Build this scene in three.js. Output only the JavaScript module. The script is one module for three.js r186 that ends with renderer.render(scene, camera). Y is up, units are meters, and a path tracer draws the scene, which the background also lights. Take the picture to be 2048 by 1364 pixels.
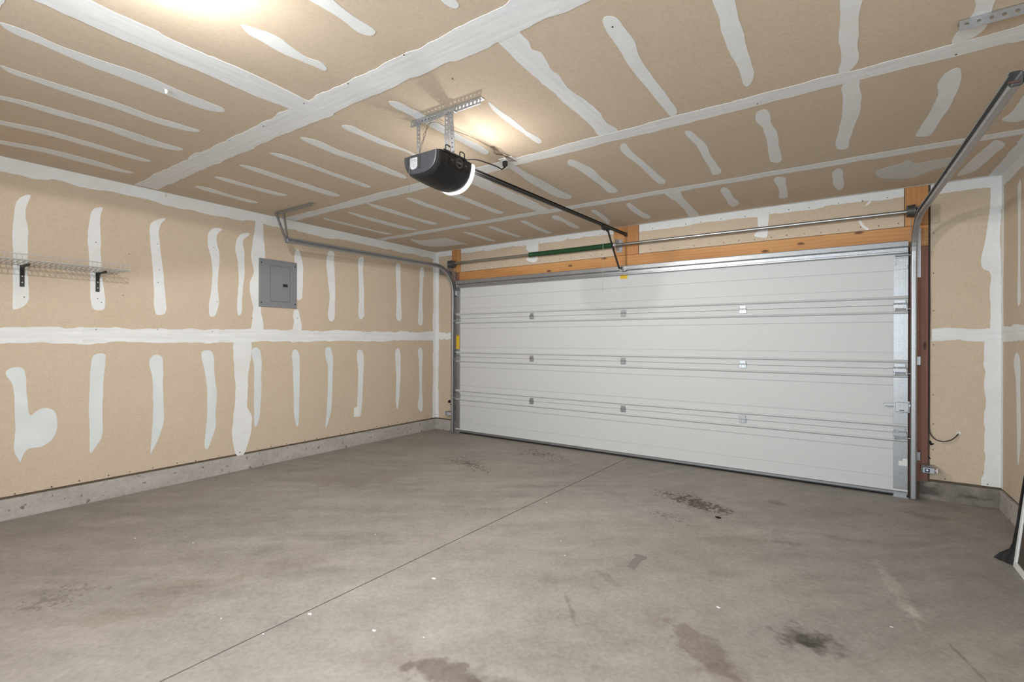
import * as THREE from 'three';
import { mergeGeometries } from 'three/addons/utils/BufferGeometryUtils.js';
import { RoundedBoxGeometry } from 'three/addons/geometries/RoundedBoxGeometry.js';
import { RectAreaLightUniformsLib } from 'three/addons/lights/RectAreaLightUniformsLib.js';
RectAreaLightUniformsLib.init();

// ------------------------------------------------------------------ camera, light, exposure
const W = 5.945, CEIL = 2.588, BACK = 6.5, CURB = 0.148;       // room size in metres; door wall is z = 0, left wall is x = 0
const CAM = { f: 962.67, yaw: -0.598948, pitch: 0.000412, roll: 0.003434, p: new THREE.Vector3(4.9154, 1.2882, 5.2172) };
const scene = new THREE.Scene();
scene.background = new THREE.Color(0x10100f);
const camera = new THREE.PerspectiveCamera(2 * Math.atan(682 / CAM.f) * 180 / Math.PI, 2048 / 1364, 0.05, 60);
const camR = new THREE.Vector3(), camU = new THREE.Vector3(), camF = new THREE.Vector3();
{
  const sy = Math.sin(CAM.yaw), cy = Math.cos(CAM.yaw), up = new THREE.Vector3(0, 1, 0);
  const r = new THREE.Vector3(cy, 0, sy), f = new THREE.Vector3(sy, 0, -cy);
  camF.copy(f).multiplyScalar(Math.cos(CAM.pitch)).addScaledVector(up, Math.sin(CAM.pitch));
  const u2 = up.clone().multiplyScalar(Math.cos(CAM.pitch)).addScaledVector(f, -Math.sin(CAM.pitch));
  camR.copy(r).multiplyScalar(Math.cos(CAM.roll)).addScaledVector(u2, Math.sin(CAM.roll));
  camU.copy(u2).multiplyScalar(Math.cos(CAM.roll)).addScaledVector(r, -Math.sin(CAM.roll));
  camera.position.copy(CAM.p);
  camera.quaternion.setFromRotationMatrix(new THREE.Matrix4().makeBasis(camR, camU, camF.clone().negate()));
}
const renderer = new THREE.WebGLRenderer({ antialias: true });
renderer.toneMapping = THREE.LinearToneMapping;
renderer.toneMappingExposure = 1.31;
renderer.shadowMap.enabled = true;
const BULB = new THREE.Vector3(3.03, 2.462, 4.54);             // bare ceiling bulb, its tip just above the frame
const bulbLight = new THREE.PointLight(new THREE.Color().setRGB(1, 0.97, 0.93), 1.2);
bulbLight.position.copy(BULB); bulbLight.castShadow = true; bulbLight.shadow.radius = 1.5; scene.add(bulbLight);
const bulbDown = new THREE.SpotLight(new THREE.Color().setRGB(1, 0.985, 0.97), 5, 0, Math.PI / 2 * 0.99, 0.02, 2);   // an LED bulb throws most of its light away from its base
bulbDown.position.copy(BULB); bulbDown.target.position.set(BULB.x, 0, BULB.z); bulbDown.castShadow = true; bulbDown.shadow.radius = 1.5; scene.add(bulbDown, bulbDown.target);
const openerLight = new THREE.PointLight(new THREE.Color().setRGB(1, 0.97, 0.92), 0.52);        // lamp behind the opener's lens, towards the door
openerLight.position.set(3.005, 2.305, 2.87); openerLight.castShadow = true; openerLight.shadow.radius = 1.5; scene.add(openerLight);

const openerDown = new THREE.SpotLight(new THREE.Color().setRGB(1, 0.985, 0.965), 6, 0, 1.54, 0.06, 2);   // the lens faces down and forward
openerDown.position.set(2.985, 2.20, 2.93); openerDown.target.position.set(2.985, 0, 2.5); openerDown.castShadow = true; openerDown.shadow.radius = 3; scene.add(openerDown, openerDown.target);
const WIN = { x0: 3.0, x1: 5.6, y0: 0.95, y1: 2.1 };             // daylight window in the rear wall, behind the camera
const dayLight = new THREE.RectAreaLight(new THREE.Color().setRGB(0.78, 0.90, 1.0), 10.5, WIN.x1 - WIN.x0, WIN.y1 - WIN.y0);
dayLight.position.set((WIN.x0 + WIN.x1) / 2, (WIN.y0 + WIN.y1) / 2, BACK - 0.03); scene.add(dayLight);   // looks along -z, towards the door

// ------------------------------------------------------------------ helpers
let seed = 7;
const rnd = () => { seed = (seed * 1664525 + 1013904223) >>> 0; return seed / 4294967296; };
const rr = (a, b) => a + (b - a) * rnd();
const hash = (x, y, s) => { let h = (x * 374761393 + y * 668265263 + s * 974711) | 0; h = Math.imul(h ^ (h >>> 13), 1274126177); return ((h ^ (h >>> 16)) >>> 0) / 4294967296; };
const sm = t => t * t * (3 - 2 * t);
function vnoise(x, y, s, per = 0) {
  const xi = Math.floor(x), yi = Math.floor(y), fx = sm(x - xi), fy = sm(y - yi);
  const m = v => per ? ((v % per) + per) % per : v;
  const a = hash(m(xi), m(yi), s), b = hash(m(xi + 1), m(yi), s), c = hash(m(xi), m(yi + 1), s), d = hash(m(xi + 1), m(yi + 1), s);
  return a + (b - a) * fx + (c - a) * fy + (a - b - c + d) * fx * fy;
}
function fbm(x, y, s, oct = 4, per = 0) { let v = 0, a = 0.5, n = 0; for (let i = 0; i < oct; i++) { v += a * vnoise(x, y, s + i * 17, per); n += a; a *= 0.5; x *= 2; y *= 2; per *= 2; } return v / n; }
const clamp = (v, a = 0, b = 1) => Math.min(b, Math.max(a, v));
const sstep = (a, b, v) => sm(clamp((v - a) / (b - a)));
const lin2s = v => Math.round(255 * clamp(v <= 0.0031308 ? v * 12.92 : 1.055 * Math.pow(v, 1 / 2.4) - 0.055));
function tex(w, h, fn, color = true) {                          // fn(i, j) -> [r, g, b] linear
  const d = new Uint8Array(w * h * 4);
  for (let j = 0; j < h; j++) for (let i = 0; i < w; i++) {
    const c = fn(i, j), k = (j * w + i) * 4;
    for (let n = 0; n < 3; n++) d[k + n] = color ? lin2s(c[n]) : Math.round(255 * clamp(c[n]));
    d[k + 3] = 255;
  }
  const t = new THREE.DataTexture(d, w, h, THREE.RGBAFormat);
  if (color) t.colorSpace = THREE.SRGBColorSpace;
  t.wrapS = t.wrapT = THREE.RepeatWrapping; t.magFilter = THREE.LinearFilter; t.minFilter = THREE.LinearMipmapLinearFilter; t.generateMipmaps = true; t.needsUpdate = true;
  return t;
}
const scaled = (t, sx, sy) => { const c = t.clone(); c.repeat.set(sx, sy); c.needsUpdate = true; return c; };

const ray = (u, v) => camF.clone().addScaledVector(camR, (u - 1024) / CAM.f).addScaledVector(camU, -(v - 682) / CAM.f);
const PL = {                                                    // planes of the room with in-plane axes a, b and normal n (a x b = n)
  ceil: { o: [0, CEIL, 0], a: [1, 0, 0], b: [0, 0, 1], n: [0, -1, 0] },
  left: { o: [0, 0, 0], a: [0, 0, -1], b: [0, 1, 0], n: [1, 0, 0] },
  front: { o: [0, 0, 0], a: [1, 0, 0], b: [0, 1, 0], n: [0, 0, 1] },
  right: { o: [W, 0, 0], a: [0, 0, 1], b: [0, 1, 0], n: [-1, 0, 0] },
  back: { o: [0, 0, BACK], a: [-1, 0, 0], b: [0, 1, 0], n: [0, 0, -1] },
  floor: { o: [0, 0, 0], a: [1, 0, 0], b: [0, 0, -1], n: [0, 1, 0] },
};
for (const k in PL) { const p = PL[k]; for (const q of ['o', 'a', 'b', 'n']) p[q] = new THREE.Vector3(...p[q]); p.m = new THREE.Matrix4().makeBasis(p.a, p.b, p.n).setPosition(p.o); }
function onPlane(pl, u, v) { const p = PL[pl], d = ray(u, v), t = p.o.clone().sub(CAM.p).dot(p.n) / d.dot(p.n), h = CAM.p.clone().addScaledVector(d, t).sub(p.o); return [h.dot(p.a), h.dot(p.b)]; }
function worldAt(pl, u, v) { const p = PL[pl], d = ray(u, v), t = p.o.clone().sub(CAM.p).dot(p.n) / d.dot(p.n); return CAM.p.clone().addScaledVector(d, t); }

const names = {};
function numbered(n) { names[n] = (names[n] || 0) + 1; return names[n] === 1 ? n : n + '_' + String(names[n] - 1).padStart(3, '0'); }
function shadows(o) { o.castShadow = o.receiveShadow = true; return o; }
function mesh(name, geo, m, parent) {
  const g = Array.isArray(geo) ? mergeGeometries(geo.map(x => { const y = x.index ? x.toNonIndexed() : x; for (const k of Object.keys(y.attributes)) if (!['position', 'normal', 'uv'].includes(k)) y.deleteAttribute(k); return y; })) : geo;
  const o = shadows(new THREE.Mesh(g, m)); o.name = name; parent.add(o); return o;
}
function thing(name, label, category, pos = [0, 0, 0], group) {
  const g = new THREE.Group(); g.name = numbered(name); g.position.set(...pos); g.userData = { label, category }; if (group) g.userData.group = group; scene.add(g); return g;
}
function struct(name, label, category) { const g = new THREE.Group(); g.name = name; g.userData = { kind: 'structure', label, category }; scene.add(g); return g; }
function single(name, geo, m, label, category, pos = [0, 0, 0], group) { const o = mesh(numbered(name), geo, m, scene); o.position.set(...pos); o.userData = { label, category }; if (group) o.userData.group = group; return o; }
function part(o, label) { o.userData.label = label; return o; }
function uvM(g, grain = 'x') {                                  // uv in metres, u along the grain axis
  const p = g.attributes.position, n = g.attributes.normal, uv = new Float32Array(p.count * 2);
  for (let i = 0; i < p.count; i++) {
    const P = [p.getX(i), p.getY(i), p.getZ(i)], N = [Math.abs(n.getX(i)), Math.abs(n.getY(i)), Math.abs(n.getZ(i))];
    const ax = N[0] > N[1] && N[0] > N[2] ? 0 : N[1] > N[2] ? 1 : 2, gi = 'xyz'.indexOf(grain), rest = [0, 1, 2].filter(k => k !== ax);
    let U = rest[0], V = rest[1]; if (rest.includes(gi)) { U = gi; V = rest.find(k => k !== gi); }
    uv[2 * i] = P[U]; uv[2 * i + 1] = P[V] + (ax === 1 ? 0.37 : 0);
  }
  g.setAttribute('uv', new THREE.BufferAttribute(uv, 2)); return g;
}
function bx(x0, x1, y0, y1, z0, z1, bevel = 0, grain = 'x') {
  const w = x1 - x0, h = y1 - y0, d = z1 - z0, g = bevel ? new RoundedBoxGeometry(w, h, d, 2, bevel) : new THREE.BoxGeometry(w, h, d);
  g.translate((x0 + x1) / 2, (y0 + y1) / 2, (z0 + z1) / 2); return uvM(g.index ? g.toNonIndexed() : g, grain);
}
function cyl(a, b, r, seg = 12, r2 = r) {                        // solid bar from a to b
  const A = new THREE.Vector3(...a), B = new THREE.Vector3(...b), d = B.clone().sub(A), g = new THREE.CylinderGeometry(r2, r, d.length(), seg);
  g.applyQuaternion(new THREE.Quaternion().setFromUnitVectors(new THREE.Vector3(0, 1, 0), d.clone().normalize())); g.translate(...A.add(B).multiplyScalar(0.5).toArray()); return g;
}
function tube(pts, r, seg = 40, rad = 6) { return new THREE.TubeGeometry(new THREE.CatmullRomCurve3(pts.map(p => new THREE.Vector3(...p)), false, 'centripetal'), seg, r, rad, false); }
function slab(pl, poly, depth, off = 0) {                        // polygon [a, b] in a plane, its face `off + depth` above the plane
  const s = new THREE.Shape(poly.map(p => new THREE.Vector2(p[0], p[1]))), g = new THREE.ExtrudeGeometry(s, { depth, bevelEnabled: false });
  g.translate(0, 0, off); g.applyMatrix4(PL[pl].m); return g;
}
const rect = (a0, b0, a1, b1) => [[a0, b0], [a1, b0], [a1, b1], [a0, b1]];
// extruded profile along x: points [z, y]
function profX(pts, x0, x1) {
  const s = new THREE.Shape(pts.map(p => new THREE.Vector2(-p[0], p[1]))), g = new THREE.ExtrudeGeometry(s, { depth: x1 - x0, bevelEnabled: false });
  g.rotateY(Math.PI / 2); g.translate(x0, 0, 0); return uvM(g);
}

// ------------------------------------------------------------------ materials
const std = o => new THREE.MeshStandardMaterial({ roughness: 0.8, metalness: 0, side: THREE.DoubleSide, ...o });
const rgb = (r, g, b) => new THREE.Color().setRGB(r, g, b);
const paperTex = tex(512, 512, (i, j) => {
  const n = fbm(i / 512 * 90, j / 512 * 90, 3, 3, 90) - 0.5, m = fbm(i / 512 * 5, j / 512 * 5, 9, 4, 5) - 0.5, k = 1 + 0.16 * n + 0.06 * m;
  return [0.56 * k, 0.456 * k * (1 + 0.01 * m), 0.345 * k * (1 + 0.03 * m)];
});
const paper = std({ map: paperTex, roughness: 0.93 });
const mudTex = tex(512, 512, (i, j) => {
  const n = fbm(i / 512 * 60, j / 512 * 60, 21, 3, 60) - 0.5, m = fbm(i / 512 * 6, j / 512 * 6, 33, 4, 6) - 0.5, k = 1 + 0.07 * n + 0.10 * m;
  return [0.73 * k, 0.735 * k, 0.725 * k * (1 + 0.03 * m)];
});
const mud = std({ map: mudTex, roughness: 0.9 });
const streak = (along) => tex(512, 512, (i, j) => {
  const s = along ? fbm(i / 512 * 4, j / 512 * 70, 44, 3, 0) : fbm(i / 512 * 70, j / 512 * 4, 44, 3, 0);
  const k = 1 + 0.20 * (s - 0.5) + 0.05 * (fbm(i / 512 * 40, j / 512 * 40, 47, 2, 40) - 0.5);
  return [0.735 * k, 0.74 * k, 0.735 * k];
});
const mudAlongA = std({ map: streak(true), roughness: 0.88 }), mudAlongB = std({ map: streak(false), roughness: 0.88 });
const mudThin = std({ color: rgb(0.60, 0.60, 0.57), map: null, roughness: 0.9 });
const paleMud = std({ map: tex(256, 256, (i, j) => { const k = 1 + 0.16 * (fbm(i / 256 * 7, j / 256 * 7, 61, 4, 7) - 0.5); return [0.66 * k, 0.70 * k, 0.70 * k]; }), roughness: 0.9 });
const screwM = std({ color: 0x2a241f, roughness: 0.6, metalness: 0.4 });
const dark = std({ color: 0x15110e, roughness: 0.9 });
const woodTex = (s, c1, c2, ck) => tex(1024, 256, (i, j) => {
  const x = i / 1024 * 2.4, y = j / 256 * 0.3;
  let warp = 0.02 * (fbm(x * 1.3, y * 6, s, 3) - 0.5), knot = 0;
  for (let k = 0; k < 5; k++) {
    const kx = 0.15 + 0.5 * k + 0.3 * hash(k, 1, s), ky = 0.05 + 0.2 * hash(k, 2, s), dx = (x - kx) / 0.045, dy = (y - ky) / 0.016, r = Math.hypot(dx, dy);
    warp += 0.012 * Math.exp(-r * 0.8) * Math.sign(y - ky); knot = Math.max(knot, 1 - sstep(0.45, 1.0, r + 0.3 * (vnoise(x * 60, y * 120, s) - 0.5)));
  }
  const g = Math.pow(0.5 + 0.5 * Math.sin(((y + warp) * 190) + 3 * fbm(x * 0.8, y * 9, s + 4, 2)), 1.6), f = fbm(x * 9, y * 300, s + 8, 2), b = fbm(x * 1.1, y * 7, s + 2, 3);
  const t = clamp(0.28 * g + 0.40 * f + 1.0 * (b - 0.40));
  return [0, 1, 2].map(n => (c1[n] + (c2[n] - c1[n]) * t) * (1 - knot) + ck[n] * knot);
});
const W_A = woodTex(101, [0.56, 0.285, 0.10], [0.40, 0.165, 0.048], [0.14, 0.05, 0.02]), W_B = woodTex(151, [0.54, 0.27, 0.095], [0.39, 0.155, 0.045], [0.15, 0.05, 0.02]);
const W_C = woodTex(211, [0.27, 0.120, 0.078], [0.14, 0.055, 0.038], [0.06, 0.02, 0.012]);
for (const t of [W_A, W_B, W_C]) t.repeat.set(1 / 2.4, 1 / 0.3);
const woodA = std({ map: W_A, roughness: 0.62 }), woodB = std({ map: W_B, roughness: 0.62 }), woodRed = std({ map: W_C, roughness: 0.62 });
const galvTex = tex(256, 256, (i, j) => {
  let best = 9, id = 0; const x = i / 256 * 10, y = j / 256 * 10;
  for (let a = -1; a < 2; a++) for (let b = -1; b < 2; b++) { const cx = Math.floor(x) + a, cy = Math.floor(y) + b, mx = (cx + 10) % 10, my = (cy + 10) % 10, d = Math.hypot(cx + hash(mx, my, 5) - x, cy + hash(mx, my, 6) - y); if (d < best) { best = d; id = hash(mx, my, 8); } }
  const k = 0.92 + 0.16 * id; return [0.40 * k, 0.408 * k, 0.42 * k];
});
galvTex.repeat.set(8, 8);
const galv = std({ map: galvTex, metalness: 0.82, roughness: 0.40 });
const steelDark = std({ color: rgb(0.13, 0.125, 0.12), metalness: 0.7, roughness: 0.5 });
const steelTube = std({ color: rgb(0.40, 0.40, 0.39), metalness: 0.9, roughness: 0.34 });
const doorWhite = std({ map: scaled(tex(256, 256, (i, j) => { const k = 1 + 0.03 * (fbm(i / 256 * 40, j / 256 * 40, 71, 3, 40) - 0.5); return [0.575 * k, 0.58 * k, 0.58 * k]; }), 2, 2), roughness: 0.55 });
const blackPlastic = std({ color: rgb(0.009, 0.009, 0.010), roughness: 0.40 });
const greyPlastic = std({ color: rgb(0.022, 0.022, 0.028), roughness: 0.5 });
const black = std({ color: rgb(0.012, 0.012, 0.012), roughness: 0.55 });
const rubber = std({ color: rgb(0.02, 0.02, 0.02), roughness: 0.8 });
const greenPaint = std({ color: rgb(0.010, 0.066, 0.020), roughness: 0.55 });
const whitePlastic = std({ color: rgb(0.80, 0.80, 0.78), roughness: 0.4 });
const yellow = std({ color: rgb(0.72, 0.46, 0.02), roughness: 0.6 });
const panelGrey = std({ color: rgb(0.215, 0.222, 0.235), roughness: 0.5, metalness: 0.1 });
const wireWhite = std({ color: rgb(0.48, 0.465, 0.44), roughness: 0.5 });
const brownWire = std({ color: rgb(0.11, 0.08, 0.055), roughness: 0.6 });

// ------------------------------------------------------------------ floor: two concrete slabs with a sawn joint between them
const FX = 6, FZ = 7, fpt = (u, v) => { const w = worldAt('floor', u, v); return [w.x, w.z]; };
const blots = [];                                                // stains: place, half length, half width, turn, strength, tint, grain of the edge, softness, raggedness, sparseness
const DK = [0.50, 0.47, 0.45], BR = [0.66, 0.59, 0.53], LT = [1.30, 1.28, 1.30];
const blot = (u, v, rx, rz, turn, s, tint, ns = 9, soft = 0.5, amp = 1.6, bias = 0) => { const [x, z] = fpt(u, v); blots.push([x, z, rx, rz, turn, s, tint, ns, soft, amp, bias]); };
blot(1398, 1007, 0.25, 0.10, 0.42, 1.0, [0.36, 0.31, 0.28], 46, 0.10, 4.2, 0.10); blot(1370, 1000, 0.26, 0.14, 0.42, 0.8, [0.44, 0.39, 0.35], 70, 0.06, 4.5, -0.30);
blot(1330, 1032, 0.26, 0.10, 0.3, 0.7, [0.42, 0.37, 0.33], 80, 0.05, 4.0, -0.75);
blot(1612, 1278, 0.15, 0.12, 0.2, 0.95, [0.20, 0.18, 0.17], 26, 0.95, 1.5, 0.10); blot(1650, 1290, 0.24, 0.12, 0.2, 0.4, DK, 14, 0.9, 1.8, 0);
blot(1400, 1295, 0.24, 0.10, 0.75, 0.7, [0.62, 0.54, 0.49], 24, 0.45, 1.3, 0.06); blot(1325, 1240, 0.12, 0.10, 0.1, 0.4, BR, 10, 0.8); blot(1470, 1355, 0.20, 0.14, 0.4, 0.45, BR, 12, 0.8);
blot(890, 1350, 0.26, 0.10, -0.1, 0.75, [0.44, 0.38, 0.34], 16, 0.5, 1.9, 0.02); blot(790, 1310, 0.30, 0.16, -0.1, 0.5, BR, 9, 0.8); blot(980, 1364, 0.28, 0.09, -0.2, 0.6, DK, 11, 0.6);
blot(940, 928, 0.40, 0.13, 0.41, 0.9, [0.42, 0.37, 0.34], 60, 0.05, 4.6, -0.55); blot(1080, 908, 0.34, 0.16, 0.19, 0.9, [0.40, 0.35, 0.32], 52, 0.05, 4.6, -0.50); blot(115, 1197, 0.16, 0.12, -1.4, 0.55, DK, 60, 0.10, 4.2, -0.45);
blot(1552, 1006, 0.12, 0.07, 0.3, 0.6, DK, 22, 0.5); blot(1575, 1085, 0.17, 0.07, -0.6, 0.55, DK, 18, 0.6); blot(1225, 985, 0.15, 0.10, 0, 0.4, BR, 9, 0.9); blot(1700, 1080, 0.24, 0.09, -0.3, 0.45, DK, 13, 0.8);
blot(1840, 1030, 0.25, 0.08, 0.1, 0.5, BR, 14, 0.6); blot(1215, 1155, 0.20, 0.035, 0.5, 0.5, BR, 16, 0.5); blot(1100, 1160, 0.14, 0.07, -0.6, 0.4, BR, 12, 0.7); blot(1460, 1080, 0.3, 0.1, -0.6, 0.35, BR, 12, 0.7); blot(1400, 1140, 0.3, 0.12, -0.5, 0.3, BR, 9, 0.8);
blot(400, 1170, 0.40, 0.13, -0.9, 0.4, BR, 9, 0.8); blot(250, 1230, 0.34, 0.10, -0.9, 0.38, BR, 10, 0.8); blot(700, 960, 0.60, 0.22, -0.5, 0.4, BR, 8, 0.8); blot(540, 1040, 0.45, 0.15, -0.8, 0.35, BR, 9, 0.8); blot(600, 1130, 0.3, 0.12, -0.8, 0.3, BR, 10, 0.8);
blot(1790, 1178, 0.46, 0.042, 1.40, 0.8, LT, 34, 0.5, 1.5, 0.05); blot(1830, 1225, 0.14, 0.05, 1.40, 0.6, LT, 30, 0.5); blot(1940, 1330, 0.16, 0.012, 1.25, 0.6, DK, 26, 0.4); blot(1140, 1215, 0.16, 0.014, 0.9, 0.5, DK, 24, 0.4);
blot(300, 1040, 0.70, 0.10, -0.75, 0.5, [1.13, 1.13, 1.13], 8, 0.8); blot(460, 1120, 0.5, 0.08, -0.75, 0.45, [1.14, 1.14, 1.14], 9, 0.8); blot(900, 1060, 0.5, 0.18, -0.6, 0.5, [1.12, 1.12, 1.12], 7, 0.8);
const floorTex = tex(2048, 2048, (i, j) => {
  const x = (i + 0.5) / 2048 * FX, z = (j + 0.5) / 2048 * FZ;
  // trowel sweeps: noise stretched along a turning direction
  const a = 0.55 + 0.5 * (fbm(x * 0.5, z * 0.5, 300, 2) - 0.5), ca = Math.cos(a), sa = Math.sin(a), p = x * ca - z * sa, q = x * sa + z * ca;
  const s1 = fbm(p * 1.2, q * 5, 310, 5) - 0.5, s2 = fbm(p * 4, q * 16, 320, 4) - 0.5, big = fbm(x * 0.7, z * 0.7, 330, 4) - 0.5, gr = fbm(x * 75, z * 75, 340, 2) - 0.5, mott = fbm(x * 9, z * 9, 350, 4) - 0.5;
  let k = 1 + 0.34 * s1 + 0.24 * s2 + 0.17 * big + 0.30 * gr + 0.24 * mott; const w = 1 + 0.05 * (fbm(x * 1.4, z * 1.4, 360, 3) - 0.5);
  let c = [0.268 * k * w, 0.242 * k, 0.217 * k * (2 - w)];
  for (const b of blots) {
    const dx = x - b[0], dz = z - b[1]; if (Math.abs(dx) > 0.7 || Math.abs(dz) > 0.7) continue;
    const cs = Math.cos(b[4]), sn = Math.sin(b[4]), u = (dx * cs + dz * sn) / b[2], v = (-dx * sn + dz * cs) / b[3], r = Math.hypot(u, v); if (r > 1.6) continue;
    const n = fbm(x * b[7], z * b[7], 400 + b[7], 4), e = sstep(0, b[8], 1.0 - r + b[9] * (n - 0.56) + b[10]) * (1 - sstep(1.1, 1.6, r)) * b[5];
    c = c.map((y, m) => y * (1 + (b[6][m] - 1) * e));
  }
  return c;
});
const concrete = std({ map: floorTex, roughness: 0.62, bumpMap: tex(512, 512, (i, j) => { const v = fbm(i / 512 * 64, j / 512 * 64, 500, 3, 64); return [v, v, v]; }, false), bumpScale: 0.0006 });
concrete.bumpMap.repeat.set(6, 7);
const floor = struct('floor', 'brown-grey stained concrete garage floor with a sawn joint', 'floor');
const jx = z => 2.972 - 0.0385 * z, GAP = 0.004;
for (const side of [0, 1]) {
  const poly = side ? [[jx(0) + GAP, 0.3], [jx(-0.3) + GAP, 0.3], [W, 0.3], [W, -BACK], [jx(BACK) + GAP, -BACK]] : [[0.019, 0.3], [jx(-0.3) - GAP, 0.3], [jx(BACK) - GAP, -BACK], [0.019, -BACK]];
  const P = side ? poly.slice(1) : poly;
  const g = slab('floor', side ? [P[1], P[0], P[3], P[2]] : [P[0], P[3], P[2], P[1]], 0.1, -0.1), p = g.attributes.position, uv = g.attributes.uv;
  for (let i = 0; i < p.count; i++) uv.setXY(i, p.getX(i) / FX, p.getZ(i) / FZ);
  mesh('concrete_slab', g, concrete, floor);
}
mesh('joint_bottom', bx(0, W, -0.14, -0.10, -0.3, BACK), dark, floor);
mesh('joint_filler', slab('floor', [[jx(-0.3) - 0.006, 0.3], [jx(BACK) - 0.006, -BACK], [jx(BACK) + 0.006, -BACK], [jx(-0.3) + 0.006, 0.3]], 0.088, -0.1), std({ color: rgb(0.10, 0.085, 0.07), roughness: 0.95 }), floor);

// ------------------------------------------------------------------ walls and ceiling: drywall sheets, taped joints, mudded screw rows
const wallL = struct('wall_left', 'left garage wall of unpainted tan drywall with white taped joints', 'wall');
const wallF = struct('wall_front', 'drywall wall around the garage door with taped joints', 'wall');
const wallR = struct('wall_right', 'right garage wall of unpainted tan drywall', 'wall');
const wallB = struct('wall_back', 'rear garage wall of unpainted tan drywall', 'wall');
const ceiling = struct('ceiling', 'tan drywall ceiling with white taped joints and mudded screw rows', 'ceiling');
const core = std({ color: rgb(0.13, 0.095, 0.065), roughness: 0.9 });
const T = 0.0127;
mesh('wall_core', bx(-0.15, -T, -0.14, CEIL + 0.12, -0.15, BACK + 0.15), core, wallL);
mesh('wall_core', bx(W + T, W + 0.15, -0.14, CEIL + 0.12, -0.15, BACK + 0.15), core, wallR);
mesh('wall_core', bx(-T, W + T, -0.14, CEIL + 0.12, BACK + T, BACK + 0.15), core, wallB);
mesh('ceiling_core', bx(-T, W + T, CEIL + T, CEIL + 0.12, -T, BACK + T), core, ceiling);
mesh('wall_core', bx(-T, 0.44, -0.14, CEIL + T, -0.15, -T), core, wallF);
mesh('wall_core', bx(5.385, W + T, -0.14, CEIL + T, -0.15, -T), core, wallF);
mesh('wall_core', bx(0.44, 5.385, 2.11, CEIL + T, -0.15, -T), core, wallF);
const sheet = (pl, parent, a0, b0, a1, b1) => mesh('drywall_sheet', slab(pl, rect(a0 + 0.001, b0 + 0.001, a1 - 0.001, b1 - 0.001), T, -T), paper, parent);
const B0 = CURB + 0.017, MID = 1.352;
for (const [z0, z1] of [[0, 2.62], [2.62, BACK]]) sheet('left', wallL, -z1, MID, -z0, CEIL);
for (const [z0, z1] of [[0, 2.79], [2.79, BACK]]) sheet('left', wallL, -z1, B0, -z0, MID);
for (const [a0, a1] of [[0, 2.44], [2.44, BACK]]) { sheet('right', wallR, a0, MID, a1, CEIL); sheet('right', wallR, a0, B0, a1, MID); }
sheet('back', wallB, -W, B0, -WIN.x1, CEIL); sheet('back', wallB, -WIN.x0, B0, 0, CEIL); sheet('back', wallB, -WIN.x1, B0, -WIN.x0, WIN.y0); sheet('back', wallB, -WIN.x1, WIN.y1, -WIN.x0, CEIL);
{
  const w = struct('window_1', 'wide white window in the rear garage wall', 'window'), fm = std({ color: rgb(0.75, 0.75, 0.73), roughness: 0.5 }), z = BACK;
  for (const [x0, x1] of [[WIN.x0, WIN.x0 + 0.05], [WIN.x1 - 0.05, WIN.x1], [4.28, 4.32]]) mesh('window_frame', bx(x0, x1, WIN.y0, WIN.y1, z - 0.005, z + T), fm, w);
  for (const [y0, y1] of [[WIN.y0, WIN.y0 + 0.05], [WIN.y1 - 0.05, WIN.y1]]) mesh('window_frame', bx(WIN.x0 + 0.05, WIN.x1 - 0.05, y0, y1, z - 0.005, z + T), fm, w);
  const day = std({ color: rgb(0.7, 0.75, 0.8), emissive: rgb(0.86, 0.94, 1.0), emissiveIntensity: 1.2, roughness: 0.3 });
  for (const [x0, x1] of [[WIN.x0 + 0.05, 4.28], [4.32, WIN.x1 - 0.05]]) mesh('pane', bx(x0, x1, WIN.y0 + 0.05, WIN.y1 - 0.05, z + 0.001, z + T), day, w);
}
const HT = 2.262;                                               // top of the header board
sheet('front', wallF, 0, B0, 0.372, MID); sheet('front', wallF, 0, MID, 0.312, CEIL);
for (const [a0, a1] of [[0.472, 1.70], [1.70, 2.765], [3.058, 4.30], [4.30, 5.356]]) sheet('front', wallF, a0, HT + 0.004, a1, CEIL);
sheet('front', wallF, 5.524, B0, W, MID); sheet('front', wallF, 5.524, MID, W, CEIL);
const JZ = [3.612, 2.345, 1.075];
for (const [z0, z1, xs] of [[0, JZ[2], [0, 3.67, W]], [JZ[2], JZ[1], [0, 2.47, W]], [JZ[1], JZ[0], [0, 3.73, W]], [JZ[0], 4.86, [0, 2.44, W]], [4.86, BACK, [0, 3.7, W]]])
  for (let k = 0; k + 1 < xs.length; k++) sheet('ceil', ceiling, xs[k], z0, xs[k + 1], z1);

let lift = 0;
function outline(pts, amp, freq) {                               // smooth closed outline with a slightly uneven edge
  const c = new THREE.CatmullRomCurve3(pts.map(p => new THREE.Vector3(p[0], p[1], 0)), true, 'centripetal'), len = c.getLength(), n = Math.max(40, Math.min(260, Math.round(len / 0.014))), q = c.getSpacedPoints(n).slice(0, n), s = 1000 + Math.floor(rnd() * 900);
  return q.map((p, i) => { const a = q[(i + n - 1) % n], b = q[(i + 1) % n], dx = b.x - a.x, dy = b.y - a.y, l = Math.hypot(dx, dy) || 1, o = amp * 2 * (fbm(p.x * freq, p.y * freq, s, 3) - 0.5); return [p.x - dy / l * o, p.y + dx / l * o]; });
}
function patch(pl, parent, px, m = mud, amp = 0.004, freq = 14, name = 'joint_compound') {  // px: photo pixels, cast onto the wall they lie on
  lift = (lift + 1) % 23;
  return mesh(name, slab(pl, outline(px.map(p => onPlane(pl, p[0], p[1])), amp, freq), 0.0010 + lift * 0.00002), m, parent);
}
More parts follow.
